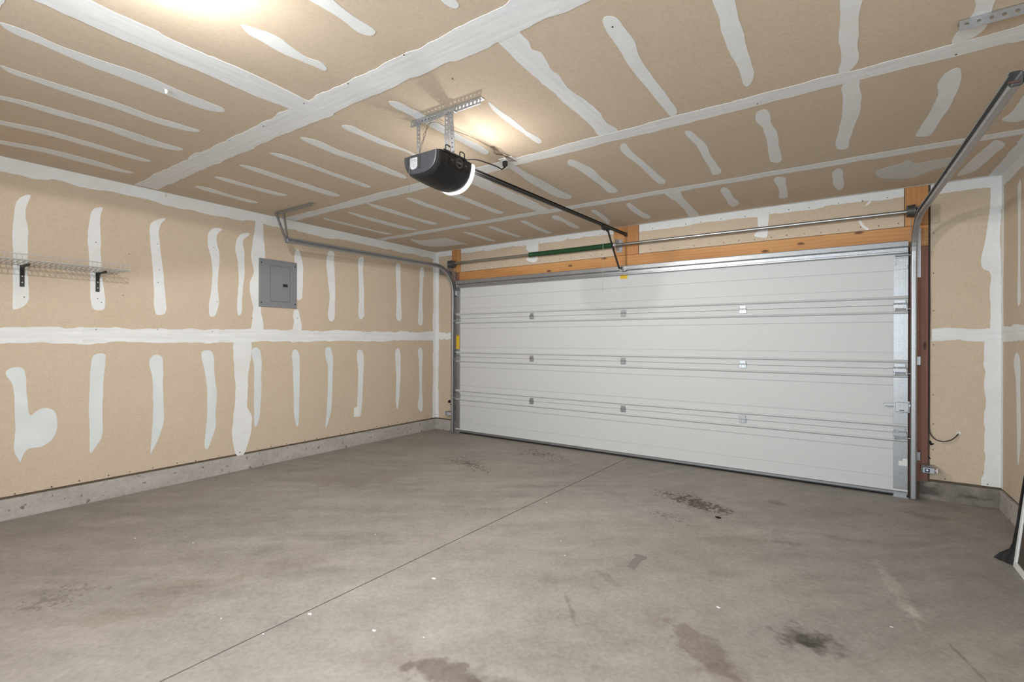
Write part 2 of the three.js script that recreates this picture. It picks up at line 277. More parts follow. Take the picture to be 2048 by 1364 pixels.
function band(pl, parent, p0, p1, w0, w1, m, amp = 0.012, freq = 7, name = 'joint_tape', h = 0.0018) {   // taped joint from p0 to p1 ([a, b]); w0 / w1 reach to either side
  const dx = p1[0] - p0[0], dy = p1[1] - p0[1], l = Math.hypot(dx, dy), tx = dx / l, ty = dy / l, n = Math.ceil(l / 0.02), s = 2000 + Math.floor(rnd() * 900), A = [], B = [];
  for (let i = 0; i <= n; i++) {
    const t = i / n * l, e = (k, w) => w + (w > 0.004 ? amp * 2.2 * (fbm(t * freq * 1.5, k, s + k, 5) - 0.5) + amp * 0.8 * sstep(0.58, 0.64, vnoise(t * freq * 0.9, k, s + 40 + k)) : 0);
    const u = e(1, w0), v = e(7, w1), x = p0[0] + tx * t, y = p0[1] + ty * t;
    A.push([x - ty * u, y + tx * u]); B.push([x + ty * v, y - tx * v]);
  }
  return mesh(name, slab(pl, A.concat(B.reverse()), h), m, parent);
}
// crops of the photograph in which outlines were read, as [u0, v0, zoom]
const tr = (u0, v0, k) => a => { const o = []; for (let i = 0; i < a.length; i += 2) o.push([u0 + a[i] / k, v0 + a[i + 1] / k]); return o; };
const cA = tr(0, 0, 2.926), cB = tr(680, 0, 2.926), cC = tr(1348, 0, 2.926), cD = tr(0, 450, 2.273), cE = tr(500, 380, 2.624), cP = tr(0, 0, 1), cL = tr(880, 420, 4.096), cR = tr(1340, 360, 4.096), cG = tr(1700, 340, 3.247);

// ceiling: long joints, butt joints and screw rows
band('ceil', ceiling, [0.04, JZ[0] - 0.01], [W, JZ[0] + 0.02], 0.075, 0.085, mudAlongA, 0.014, 6);
band('ceil', ceiling, [0.03, JZ[1] - 0.045], [W, JZ[1] + 0.01], 0.058, 0.062, mudAlongA, 0.012, 5, 'joint_tape', 0.0017);
band('ceil', ceiling, [0.03, JZ[2] - 0.01], [W, JZ[2] - 0.065], 0.050, 0.050, mudAlongA, 0.010, 6, 'joint_tape', 0.0016);
band('ceil', ceiling, [0.03, 4.86], [W, 4.86], 0.07, 0.07, mudAlongA, 0.012, 6, 'joint_tape', 0.0016);
band('ceil', ceiling, [2.445, JZ[0]], [2.445, 4.86], 0.085, 0.085, mudAlongB, 0.012, 5, 'joint_tape', 0.0020);
band('ceil', ceiling, [2.472, JZ[2]], [2.472, JZ[1]], 0.075, 0.075, mudAlongB, 0.012, 5, 'joint_tape', 0.0020);
patch('ceil', ceiling, cB([870, 150, 1000, 165, 1060, 195, 1110, 250, 1120, 285, 1180, 310, 1230, 395, 1280, 440, 1330, 510, 1400, 560, 1480, 620, 1530, 670, 1560, 720, 1620, 755, 1610, 790, 1520, 795, 1480, 745, 1420, 690, 1350, 635, 1310, 600, 1250, 540, 1150, 460, 1080, 400, 1000, 320, 930, 250, 890, 205]), mudAlongB, 0.006, 16, 'joint_tape');
patch('ceil', ceiling, cP([1329, 386, 1340, 377, 1353, 377, 1367, 396, 1380, 410, 1397, 433, 1384, 436, 1368, 418, 1350, 402]), mud, 0.005);
band('ceil', ceiling, [0, BACK], [0, 0], -0.0, 0.032, mud, 0.006, 5, 'corner_tape', 0.0012); band('ceil', ceiling, [0, 0.001], [W, 0.001], 0.030, 0, mud, 0.010, 5, 'corner_tape', 0.0011); band('ceil', ceiling, [W, 0], [W, BACK], 0.085, 0, mud, 0.012, 5, 'corner_tape', 0.0012);
for (const q of [
  cA([0, 130, 40, 140, 200, 200, 350, 265, 600, 355, 850, 440, 1050, 530, 1200, 590, 1310, 635, 1305, 655, 1200, 640, 950, 545, 700, 450, 500, 375, 250, 265, 100, 205, 30, 165]),
  cA([0, 382, 150, 430, 400, 510, 700, 605, 900, 680, 1080, 735, 1170, 765, 1150, 772, 950, 730, 650, 625, 400, 545, 200, 475, 60, 425]),
  cA([-200, 518, 0, 560, 200, 605, 500, 690, 750, 765, 950, 835, 1070, 872, 1030, 880, 850, 840, 600, 750, 300, 665, 100, 605, 0, 582, -200, 535]),
  cA([-200, 660, 0, 705, 250, 755, 500, 825, 750, 900, 885, 942, 850, 945, 600, 880, 300, 795, 0, 727, -200, 680]),
  cA([-200, 778, 0, 820, 250, 865, 500, 925, 700, 985, 780, 1012, 740, 1012, 500, 955, 250, 890, 0, 840, -200, 795]),
  cA([1410, 140, 1470, 160, 1560, 185, 1650, 230, 1700, 270, 1800, 335, 1880, 365, 1915, 405, 1900, 412, 1820, 380, 1650, 310, 1520, 235, 1455, 200]),
  cP([570, -32, 612, -36, 667, 0, 680, 12, 714, 38, 750, 60, 752, 65, 743, 71, 718, 65, 680, 36, 640, 12]),
  cP([872, -22, 890, -24, 905, -6, 918, 8, 915, 16, 902, 15, 885, 3]),
  cP([777, 203, 793, 203, 817, 214, 845, 228, 880, 246, 919, 270, 970, 297, 977, 304, 972, 309, 946, 297, 900, 273, 850, 247, 810, 225, 785, 213]),
  cP([977, 203, 998, 219, 1022, 236, 1056, 263, 1080, 277, 1084, 284, 1078, 287, 1056, 273, 1022, 249, 994, 227, 981, 214]),
  cP([683, 251, 700, 251, 731, 265, 782, 287, 817, 302, 850, 318, 872, 330, 862, 331, 813, 304, 765, 290, 714, 268, 690, 258]),
  cP([601, 275, 632, 280, 666, 295, 680, 300.8, 724, 316, 813, 353.7, 810, 357, 765, 343, 714, 323, 680, 311.7, 650, 300, 615, 285]),
  cP([540, 306, 564, 309, 615, 326, 666, 345, 700, 357, 742, 374, 735, 375, 690, 360, 640, 342, 590, 325, 550, 312]),
  cA([1400, 965, 1450, 970, 1650, 1030, 1850, 1095, 1990, 1145, 1960, 1150, 1800, 1105, 1600, 1040, 1430, 980]),
  cA([1255, 1035, 1300, 1038, 1450, 1080, 1600, 1120, 1680, 1142, 1640, 1145, 1480, 1105, 1300, 1055]),
  cA([1140, 1090, 1200, 1095, 1350, 1140, 1510, 1185, 1480, 1188, 1330, 1150, 1170, 1105]),
  cB([1535, 125, 1545, 100, 1580, 92, 1620, 105, 1660, 160, 1720, 240, 1745, 320, 1800, 410, 1870, 500, 1920, 570, 1970, 640, 1965, 670, 1940, 678, 1900, 640, 1850, 580, 1760, 470, 1680, 370, 1630, 280, 1560, 180]),
  cC([205, -80, 350, -80, 360, 0, 375, 90, 410, 200, 440, 330, 470, 420, 460, 470, 425, 505, 405, 480, 380, 410, 310, 270, 275, 160, 255, 80]),
  cC([1000, -80, 1120, -80, 1105, 0, 1085, 80, 1078, 200, 1075, 280, 1080, 350, 1045, 400, 1020, 420, 965, 430, 980, 350, 968, 250, 968, 180, 970, 100]),
  cP([1951, -30, 2000, -30, 1988, 8, 1974, 50, 1960, 66, 1935, 80, 1906, 88, 1903, 82, 1912, 68, 1930, 50, 1950, 15]),
  cC([475, 690, 490, 655, 530, 640, 560, 665, 570, 720, 600, 770, 615, 850, 630, 930, 615, 950, 570, 948, 555, 900, 540, 810, 515, 745, 485, 715]),
  cC([1000, 490, 1085, 470, 1085, 500, 1098, 560, 1085, 660, 1060, 720, 1030, 810, 1010, 870, 970, 875, 945, 850, 965, 760, 985, 650, 988, 560, 980, 520]),
  cC([1655, 397, 1685, 430, 1670, 500, 1610, 630, 1560, 700, 1505, 785, 1490, 795, 1420, 797, 1440, 750, 1500, 650, 1545, 550, 1545, 490, 1590, 430]),
  cC([2048, 560, 2010, 610, 1960, 670, 1920, 700, 2000, 713, 2048, 700, 2090, 600]),
  cC([65, 770, 85, 765, 150, 810, 190, 850, 210, 900, 250, 960, 278, 1000, 265, 1018, 230, 1022, 210, 985, 170, 920, 130, 850, 80, 800]),
  cB([1640, 870, 1645, 845, 1665, 838, 1700, 880, 1760, 930, 1850, 1010, 1905, 1060, 1895, 1075, 1870, 1075, 1800, 1015, 1740, 960, 1660, 900]),
  cB([1330, 945, 1350, 933, 1400, 950, 1480, 990, 1530, 1040, 1590, 1085, 1620, 1110, 1615, 1125, 1580, 1127, 1520, 1080, 1450, 1030, 1380, 985, 1340, 965]),
  cB([985, 975, 1020, 970, 1100, 1015, 1200, 1065, 1300, 1120, 1355, 1148, 1345, 1163, 1280, 1155, 1180, 1105, 1100, 1060, 1040, 1015]),
  cB([585, 1115, 620, 1115, 750, 1160, 870, 1210, 955, 1245, 930, 1252, 830, 1215, 700, 1165, 610, 1135]),
  cB([388, 1158, 420, 1160, 550, 1205, 700, 1255, 768, 1280, 740, 1285, 600, 1240, 450, 1190]),
  cB([155, 1187, 300, 1225, 450, 1275, 572, 1310, 540, 1313, 400, 1275, 220, 1220]),
  cB([45, 1240, 150, 1265, 300, 1305, 450, 1345, 400, 1345, 250, 1310, 100, 1265]),
  cP([647, 436, 674, 442, 715, 452, 756, 462, 783, 468, 775, 469, 736, 460, 685, 448, 652, 439]),
  cP([821, 478, 838, 481, 865, 479, 890, 476, 905, 480, 925, 486, 936, 488.5, 920, 489, 890, 492.5, 860, 493, 838, 488]),
  cL([185, 180, 230, 182, 330, 210, 455, 255, 430, 257, 300, 220]),
  cL([398, 135, 430, 135, 530, 170, 640, 208, 662, 215, 640, 222, 560, 200, 430, 155]),
  cL([660, 90, 690, 88, 790, 130, 880, 170, 912, 185, 890, 193, 820, 170, 720, 125]),
  cL([915, 60, 930, 45, 960, 45, 1020, 75, 1100, 115, 1140, 140, 1130, 152, 1080, 140, 1000, 95, 935, 75]),
  cB([1470, 1230, 1490, 1228, 1530, 1250, 1580, 1295, 1570, 1310, 1520, 1270]),
  cB([1675, 1195, 1690, 1187, 1720, 1205, 1770, 1240, 1815, 1265, 1818, 1275, 1790, 1278, 1730, 1250, 1690, 1215]),
  cR([415, 75, 440, 58, 480, 80, 520, 140, 565, 185, 555, 205, 520, 218, 490, 205, 460, 160]),
  cC([585, 1045, 600, 1035, 645, 1038, 655, 1080, 665, 1145, 655, 1158, 625, 1160, 615, 1110]),
  cC([930, 1005, 965, 985, 988, 995, 990, 1040, 990, 1095, 970, 1112, 940, 1095, 928, 1050]),
  cC([1880, 820, 1940, 845, 1890, 890, 1800, 970, 1740, 1010, 1660, 1030, 1700, 975, 1780, 900, 1840, 850]),
]) patch('ceil', ceiling, q);
patch('ceil', ceiling, cC([1190, 1000, 1300, 965, 1370, 940, 1420, 955, 1640, 920, 1640, 960, 1500, 1000, 1400, 1040, 1250, 1045, 1200, 1035]), mudThin, 0.008, 12);

// left wall
band('left', wallL, [-4.9, 1.312], [0, 1.353], 0.062, 0.056, mudAlongA, 0.013, 6);
band('left', wallL, [-BACK, CEIL - 0.001], [0, CEIL - 0.001], 0, 0.095, mud, 0.016, 4.5, 'corner_tape', 0.0014);
band('left', wallL, [-0.001, B0], [-0.001, CEIL], 0.060, 0, mud, 0.010, 6, 'corner_tape', 0.0013);
patch('left', wallL, cP([512, 430, 510, 452, 506, 482, 502, 513, 508, 544, 500, 565, 502, 595, 506, 612, 504, 640, 503, 664, 525, 664, 522, 618, 520, 560, 530, 519, 529, 495, 526, 462, 525, 430]), mud, 0.006, 18, 'joint_tape');
patch('left', wallL, cD([1068, 522, 1065, 640, 1070, 760, 1060, 880, 1055, 960, 1075, 1045, 1100, 1050, 1125, 1000, 1140, 940, 1143, 865, 1125, 830, 1128, 700, 1135, 522]), mud, 0.007, 18, 'joint_tape');
for (const q of [
  cP([61, 390, 51, 391, 38, 398, 31, 410, 27, 437, 25, 466, 26, 500, 26, 560, 25, 612, 26, 619, 44, 615, 57, 602, 57, 582, 55, 538, 55, 450, 53, 444, 51, 420, 56, 403]),
  cP([205, 415, 191, 416, 184, 422, 179, 444, 176, 470, 177, 500, 180, 550, 182, 600, 187, 618, 197, 621, 208, 618, 211, 605, 205, 560, 202, 520, 201, 470, 200, 440, 202, 427]),
  cP([331, 437, 314, 439, 302, 447, 299, 458, 300, 480, 305, 530, 308, 580, 309, 620, 314, 630, 328, 628, 333, 617, 331, 595, 326, 540, 319, 485, 317, 463, 322, 448]),
  cD([1010, 20, 975, 15, 950, 35, 945, 90, 960, 150, 965, 220, 960, 300, 950, 370, 955, 415, 975, 415, 990, 380, 995, 345, 990, 290, 995, 200, 998, 130, 985, 70, 990, 40]),
  cD([1135, 40, 1100, 40, 1080, 60, 1070, 110, 1080, 170, 1085, 250, 1080, 330, 1078, 380, 1085, 412, 1098, 400, 1100, 350, 1105, 280, 1112, 220, 1110, 120, 1105, 70]),
  cP([593, 498, 597, 499, 602, 513, 606, 534, 606, 554, 605, 585, 603, 597, 594, 600, 588, 590, 589, 540, 589, 510]),
  cP([588, 640, 586, 634, 589, 620, 596, 620, 599, 630, 602, 662, 586, 664]),
  cE([415, 320, 440, 325, 440, 370, 445, 450, 447, 540, 445, 600, 440, 680, 425, 690, 410, 670, 418, 560, 410, 480, 402, 400, 405, 345]),
  cE([575, 355, 595, 352, 592, 420, 598, 520, 598, 620, 598, 660, 580, 678, 570, 660, 572, 560, 570, 450, 568, 390]),
  cE([768, 390, 785, 388, 790, 470, 792, 580, 795, 670, 788, 687, 772, 680, 770, 560, 766, 450]),
  cE([895, 410, 910, 408, 908, 500, 905, 600, 907, 690, 898, 712, 885, 705, 885, 620, 890, 500]),
  cE([562, 855, 570, 838, 590, 845, 597, 880, 593, 980, 590, 1080, 585, 1150, 577, 1190, 565, 1180, 566, 1050, 568, 950]),
  cE([765, 840, 778, 832, 788, 850, 790, 950, 785, 1060, 782, 1100, 772, 1150, 766, 1100, 768, 980]),
  cE([882, 840, 895, 825, 905, 850, 903, 950, 903, 1060, 907, 1130, 900, 1163, 885, 1150, 880, 1130, 888, 1080, 888, 960, 885, 890]),
]) patch('left', wallL, q);
for (const q of [
  cD([30, 690, 28, 665, 60, 648, 100, 650, 118, 700, 122, 780, 140, 865, 165, 845, 205, 830, 245, 845, 260, 890, 258, 930, 235, 975, 190, 1005, 125, 1020, 105, 1045, 90, 1080, 80, 1060, 65, 1025, 70, 930, 65, 800, 55, 720]),
  cD([415, 625, 425, 595, 445, 585, 478, 587, 478, 620, 470, 720, 465, 860, 462, 960, 435, 1010, 410, 1038, 408, 960, 403, 850, 408, 740]),
  cD([682, 650, 682, 610, 705, 590, 735, 600, 740, 640, 740, 720, 745, 820, 742, 900, 720, 970, 695, 1020, 685, 1043, 688, 980, 695, 880, 695, 760, 690, 680]),
  cD([915, 590, 920, 575, 950, 570, 968, 585, 975, 680, 985, 760, 980, 850, 980, 920, 960, 980, 940, 1020, 932, 1010, 935, 930, 942, 850, 940, 740, 930, 660]),
  cD([1143, 580, 1150, 560, 1175, 562, 1187, 600, 1188, 700, 1185, 820, 1175, 890, 1160, 920, 1155, 860, 1155, 740, 1155, 640]),
  cD([1330, 575, 1345, 565, 1360, 590, 1362, 680, 1360, 800, 1358, 880, 1352, 918, 1340, 880, 1335, 780, 1332, 660]),
  cD([1480, 560, 1500, 555, 1512, 590, 1512, 680, 1508, 800, 1500, 870, 1480, 925, 1485, 850, 1490, 740, 1490, 640, 1480, 600]),
]) patch('left', wallL, q, paleMud);

// door wall and right wall
band('front', wallF, [0, CEIL - 0.001], [0.31, CEIL - 0.001], 0, 0.07, mud, 0.008, 6, 'corner_tape', 0.0012); band('front', wallF, [0.474, CEIL - 0.001], [2.76, CEIL - 0.001], 0, 0.058, mud, 0.012, 7, 'corner_tape', 0.0012);
band('front', wallF, [3.06, CEIL - 0.001], [5.354, CEIL - 0.001], 0, 0.066, mud, 0.014, 5, 'corner_tape', 0.0012); band('front', wallF, [5.526, CEIL - 0.001], [W, CEIL - 0.001], 0, 0.085, mud, 0.012, 6, 'corner_tape', 0.0012);
band('front', wallF, [0.001, B0], [0.001, CEIL], 0, 0.052, mud, 0.010, 6, 'corner_tape', 0.0013);
band('front', wallF, [0, MID + 0.002], [0.33, MID + 0.004], 0.05, 0.045, mud, 0.02, 12, 'joint_tape', 0.0016);
band('front', wallF, [5.535, MID], [W, MID - 0.004], 0.045, 0.042, mudAlongA, 0.010, 8, 'joint_tape', 0.0016);
patch('front', wallF, cL([740, 268, 800, 266, 802, 345, 790, 420, 720, 420, 705, 400, 745, 385, 730, 350, 705, 310]), mud, 0.006, 16);
patch('front', wallF, cR([728, 268, 803, 262, 803, 370, 790, 468, 740, 470, 690, 455, 720, 410, 720, 330]), mud, 0.005, 16);
patch('front', wallF, cG([975, 40, 920, 60, 915, 150, 905, 250, 890, 400, 870, 500, 850, 600, 875, 650, 905, 655, 908, 800, 912, 1000, 905, 1150, 910, 1250, 905, 1364, 985, 1364, 982, 900, 975, 400]), mud, 0.006, 20, 'corner_tape');
band('front', wallF, [W - 0.001, B0], [W - 0.001, MID + 0.05], 0.09, 0, mud, 0.016, 6, 'corner_tape', 0.0009);
band('right', wallR, [0, B0], [0, CEIL], 0, 0.045, mud, 0.006, 4, 'corner_tape', 0.0013);
band('right', wallR, [0, MID], [BACK, MID], 0.06, 0.05, mudAlongA, 0.014, 6); band('right', wallR, [0, CEIL - 0.001], [BACK, CEIL - 0.001], 0, 0.09, mud, 0.014, 5, 'corner_tape', 0.0011);
for (const z of [0.44, 0.85, 1.25, 1.66, 2.06]) { patch('right', wallR, [0, 1, 2, 3, 4, 5, 6, 7].map(k => { const a = k < 4 ? z - 0.022 : z + 0.022, b = [1.55, 1.85, 2.15, 2.40, 2.42, 2.1, 1.8, 1.56][k]; const P = new THREE.Vector3(W, b, a).sub(CAM.p), d = P.dot(camF); return [1024 + CAM.f * P.dot(camR) / d, 682 - CAM.f * P.dot(camU) / d]; })); }
patch('right', wallR, [[2033, 705], [2039, 715], [2040, 790], [2041, 880], [2036, 930], [2034, 850], [2032, 760], [2028, 725]], mud, 0.003);
// knocks and scuffs in the drywall beside the door
for (const q of [[[897, 801], [901, 800], [902, 804], [899, 806], [896, 804]], [[900, 808], [904, 807], [903, 810], [901, 810]], [[1859, 881], [1862, 882], [1864, 886], [1869, 887], [1866, 889.5], [1860, 890]], [[1855, 912], [1861, 916], [1862, 918], [1857, 916]]]) patch('front', wallF, q, dark, 0.001, 30, 'drywall_chip');
for (const q of [cR([1650, 155, 1642, 186, 1602, 214, 1616, 186]), cR([1545, 335, 1558, 330, 1590, 372, 1630, 403, 1622, 412, 1580, 390]) ]) patch('front', wallF, q, mud, 0.001, 30, 'drywall_chip');
// screws: dark heads along the foot of the left wall and along the header
const screwG = pl => { const g = new THREE.CylinderGeometry(0.0045, 0.0045, 0.002, 8); g.rotateX(Math.PI / 2); g.applyMatrix4(new THREE.Matrix4().extractRotation(PL[pl].m)); return g; };
const sgs = { left: screwG('left'), front: screwG('front'), ceil: screwG('ceil') };
function screw(pl, parent, a, b, k = 1, h = 0.0008) { const o = mesh('screw', sgs[pl], screwM, parent); o.position.copy(new THREE.Vector3(a, b, h).applyMatrix4(PL[pl].m)); o.scale.setScalar(k); return o; }
for (let z = 0.18; z < 4.6; z += rr(0.14, 0.21)) screw('left', wallL, -z, 0.182 + rr(-0.008, 0.006), rr(0.7, 1.4));
for (let x = 0.52; x < 5.33; x += rr(0.125, 0.165)) { if (x > 2.74 && x < 3.08) continue; screw('front', wallF, x, 2.293 + rr(-0.008, 0.008), rr(0.8, 1.1)); }
for (let x = 0.62; x < 5.33; x += rr(0.15, 0.24)) { if (x > 2.74 && x < 3.08) continue; screw('front', wallF, x, 2.532 + rr(-0.008, 0.008), rr(0.8, 1.1), 0.0018); }
for (const y of [2.19, 1.86, 1.55, 1.27, 0.86, 0.62, 0.41]) screw('front', wallF, 5.545, y, 0.9); for (const x of [5.62, 5.87]) screw('front', wallF, x, 0.18, 1);
for (const [u, v] of [[718, 39], [256, 0], [428, 495], [192, 485], [315, 488], [319, 540], [316, 565], [195, 597], [203, 605], [48, 594], [258, 508], [246, 591], [504, 636], [595, 636], [192, 659], [315, 659], [424, 663], [434, 604]]) { const q = onPlane('left', u, v); if (q[0] < 0 && q[1] < CEIL) screw('left', wallL, q[0], q[1], 0.8, 0.002); }
for (const [u, v] of [[905, 157], [696, 166], [527, 252], [459, 280], [1225, 53], [608, 206], [1912, 108], [1515, 207], [808, 109]]) { const q = onPlane('ceil', u, v); screw('ceil', ceiling, q[0], q[1], 0.9, 0.002); }

// concrete curbs at the foot of the walls
const curbTex = tex(1024, 128, (i, j) => {
  const x = i / 1024 * 2.4, y = j / 128 * 0.3, n = fbm(x * 5, y * 12, 601, 4) - 0.5, g = fbm(x * 60, y * 60, 611, 2) - 0.5, pit = 1 - 0.6 * sstep(0.77, 0.82, fbm(x * 30, y * 30, 621, 3));
  const k = (1 + 0.35 * n + 0.22 * g) * pit; return [0.40 * k, 0.37 * k, 0.345 * k];
});
curbTex.repeat.set(1 / 2.4, 1 / 0.3);
const curbM = std({ map: curbTex, roughness: 0.85 });
const curbDark = std({ map: (() => { const t = tex(1024, 128, (i, j) => { const x = i / 1024 * 1.2, y = j / 128 * 0.3, n = fbm(x * 12, y * 14, 651, 4) - 0.5, g = fbm(x * 60, y * 60, 661, 2) - 0.5, s = sstep(0.42, 0.66, fbm(x * 7, y * 16, 671, 4)); const k = (1 + 0.7 * n + 0.3 * g) * (1 - 0.55 * s); return [0.20 * k, 0.178 * k, 0.150 * k]; }); t.repeat.set(1 / 1.2, 1 / 0.3); return t; })(), roughness: 0.85 });
const curb = (name, g, m, label) => { const o = mesh(name, g, m, scene); o.userData = { kind: 'structure', label, category: 'curb' }; };
curb('baseboard_left', bx(-0.012, 0.010, -0.01, CURB, 0, BACK, 0.004, 'z'), curbM, 'grey concrete curb along the foot of the left wall');
curb('baseboard_front', bx(0.010, 0.405, -0.01, CURB, -0.012, 0.010, 0.004), curbM, 'short grey concrete curb between the left corner and the door track');
curb('baseboard_front_001', bx(5.455, W - 0.012, -0.01, CURB, -0.012, 0.010, 0.004), curbDark, 'dark stained concrete curb right of the garage door');
curb('baseboard_right', bx(W - 0.012, W + 0.012, -0.01, CURB, 0, BACK, 0.004, 'z'), curbM, 'grey concrete curb along the foot of the right wall');

// ------------------------------------------------------------------ wood framing round the door
const trim = (name, g, m, label) => { const o = mesh(name, g, m, scene); o.userData = { kind: 'structure', label, category: 'board' }; };
trim('trim_1', bx(0.452, 5.512, 2.09, HT, -T + 0.002, 0.006, 0.002), woodA, 'long orange wooden header board above the garage door');
trim('trim_2', bx(0.316, 0.392, HT + 0.002, CEIL, -T + 0.002, 0.012, 0.002, 'y'), woodB, 'short orange wooden block behind the left cable drum, outer board');
trim('trim_3', bx(0.394, 0.468, HT + 0.002, CEIL, -T + 0.002, 0.009, 0.002, 'y'), woodA, 'short orange wooden block behind the left cable drum, inner board');
trim('trim_4', bx(2.769, 3.054, HT + 0.002, CEIL - 0.001, -T + 0.002, 0.010, 0.002, 'y'), woodB, 'wide wooden block at the opener rail end');
trim('trim_5', bx(5.360, 5.510, HT + 0.002, CEIL - 0.001, -T + 0.002, 0.012, 0.002, 'y'), woodA, 'orange wooden block behind the right cable drum');
trim('trim_6', bx(0.376, 0.450, 0.13, HT, -T + 0.002, 0.004, 0.002, 'y'), woodRed, 'reddish wooden jamb board at the left side of the garage door');
trim('trim_7', bx(5.390, 5.512, 0.13, 2.088, -T + 0.002, 0.006, 0.002, 'y'), woodRed, 'red-brown wooden jamb board at the right side of the garage door');

// ------------------------------------------------------------------ sectional garage door
const DX0 = 0.440, DX1 = 5.378, DZ = 0.06, DM = 2.915;
const door = thing('garage_door', 'white sectional garage door with horizontal ribs and steel hinges, closed', 'garage door', [DM, 0, 0.02]);
const inDoor = g => g.translate(-DM, 0, -0.02);
const rolledHinge = (x, y, w, m, parent) => {                   // two leaves and a knuckle
  const g = [bx(x - w, x + w, y - 0.040, y - 0.004, DZ + 0.004, DZ + 0.010, 0.002), bx(x - w * 0.86, x + w * 0.86, y + 0.004, y + 0.034, DZ + 0.004, DZ + 0.010, 0.002), cyl([x - w, y, DZ + 0.013], [x + w, y, DZ + 0.013], 0.007, 10),
    bx(x - w * 0.55, x - w * 0.35, y - 0.038, y + 0.002, DZ + 0.009, DZ + 0.018), bx(x + w * 0.35, x + w * 0.55, y - 0.038, y + 0.002, DZ + 0.009, DZ + 0.018)];
  const h = mesh('hinge', g.map(inDoor), m, parent);
  const b = []; for (const [dx, dy] of [[-0.6, -0.028], [0.6, -0.028], [-0.6, 0.022], [0.6, 0.022], [0, -0.03]]) b.push(inDoor(cyl([x + dx * w, y + dy, DZ + 0.009], [x + dx * w, y + dy, DZ + 0.0145], 0.005, 6)));
  mesh('bolt', b, galv, h); return h;
};
const YB = [0.046, 0.533, 1.067, 1.601, 2.128];
const sections = [];
for (let s = 0; s < 4; s++) {
  const y0 = YB[s] + 0.0015, y1 = YB[s + 1] - 0.0015, lo = s > 0, hi = s < 3;
  const P = [[0.012, y0], [DZ, y0]];
  const step = (y, a, b) => { P.push([DZ + a, y]); P.push([DZ + b, y]); };
  if (lo) { P.push([DZ + 0.001, y0]); step(y0 + 0.030, 0.001, -0.001); step(y0 + 0.033, -0.001, 0.001); step(y0 + 0.049, 0.001, -0.010); step(y0 + 0.055, -0.010, 0.013); P.push([DZ + 0.017, y0 + 0.060]); P.push([DZ + 0.012, y0 + 0.068]); step(y0 + 0.071, 0.006, 0.004); step(y0 + 0.131, 0.004, -0.006); step(y0 + 0.137, -0.006, 0.0); }
  else { P.push([DZ + 0.012, y0]); P.push([DZ + 0.014, y0 + 0.006]); P.push([DZ + 0.012, y0 + 0.014]); step(y0 + 0.017, 0.005, 0.004); step(y0 + 0.112, 0.004, -0.003); step(y0 + 0.1155, -0.003, 0.0); }
  if (hi) { step(y1 - 0.142, 0.0, -0.006); step(y1 - 0.136, -0.006, 0.004); step(y1 - 0.072, 0.004, -0.010); step(y1 - 0.066, -0.010, 0.013); P.push([DZ + 0.017, y1 - 0.060]); P.push([DZ + 0.012, y1 - 0.053]); step(y1 - 0.050, 0.004, 0.001); step(y1 - 0.024, 0.001, -0.001); step(y1 - 0.021, -0.001, 0.001); P.push([DZ + 0.001, y1]); }
  else { step(y1 - 0.238, 0.0, -0.006); step(y1 - 0.232, -0.006, 0.003); P.push([DZ + 0.003, y1]); }
  P.push([0.012, y1]);
  const sec = mesh('door_section', inDoor(profX(P, DX0, DX1)), doorWhite, door); sections.push(sec);
  // end stiles
  for (const side of [0, 1]) {
    const a = side ? 5.283 : DX0, b = side ? DX1 + 0.001 : 0.518, m = galv;
    const ya = y0 + (lo ? 0.074 : 0.018), yb = y1 - (hi ? 0.070 : 0.07), g = [bx(a, b, ya, yb, DZ - 0.002, DZ + 0.0075, 0.0015)];
    part(mesh('end_stile', g.map(inDoor), m, sec), 'galvanised steel end stile');
    const h = []; for (let k = 0; k < 7; k++) for (const dx of [0.02, 0.068]) h.push(inDoor(cyl([a + dx, yb - 0.03 - 0.024 * k, DZ + 0.007], [a + dx, yb - 0.03 - 0.024 * k, DZ + 0.0083], 0.0028, 6)));
    h.push(inDoor(cyl([a + 0.045, ya + 0.06, DZ + 0.007], [a + 0.045, ya + 0.06, DZ + 0.0095], 0.005, 8)));
    mesh('rivet', h, galv, sec);
  }
  if (hi) {
    for (const x of [1.700, 2.908, 4.127]) rolledHinge(x, y1 + 0.008, x > 4 ? 0.032 : 0.030, galv, sec);
    for (const side of [0, 1]) {
      const x = side ? 5.326 : 0.482, h = rolledHinge(x, y1 + 0.012, 0.044, galv, sec), sx = side ? 5.436 : 0.392;
      mesh('roller_stem', inDoor(cyl([x - (side ? 0.04 : -0.04), y1 - 0.034, 0.098], [sx - (side ? 0.022 : -0.022), y1 - 0.034, 0.098], 0.0055, 8)), galv, h);
      mesh('roller_bracket', [bx(x - 0.042, x - 0.036, y1 - 0.046, y1 - 0.022, DZ + 0.008, 0.108), bx(x + 0.036, x + 0.042, y1 - 0.046, y1 - 0.022, DZ + 0.008, 0.108)].map(inDoor), galv, h);
    }
  }
}
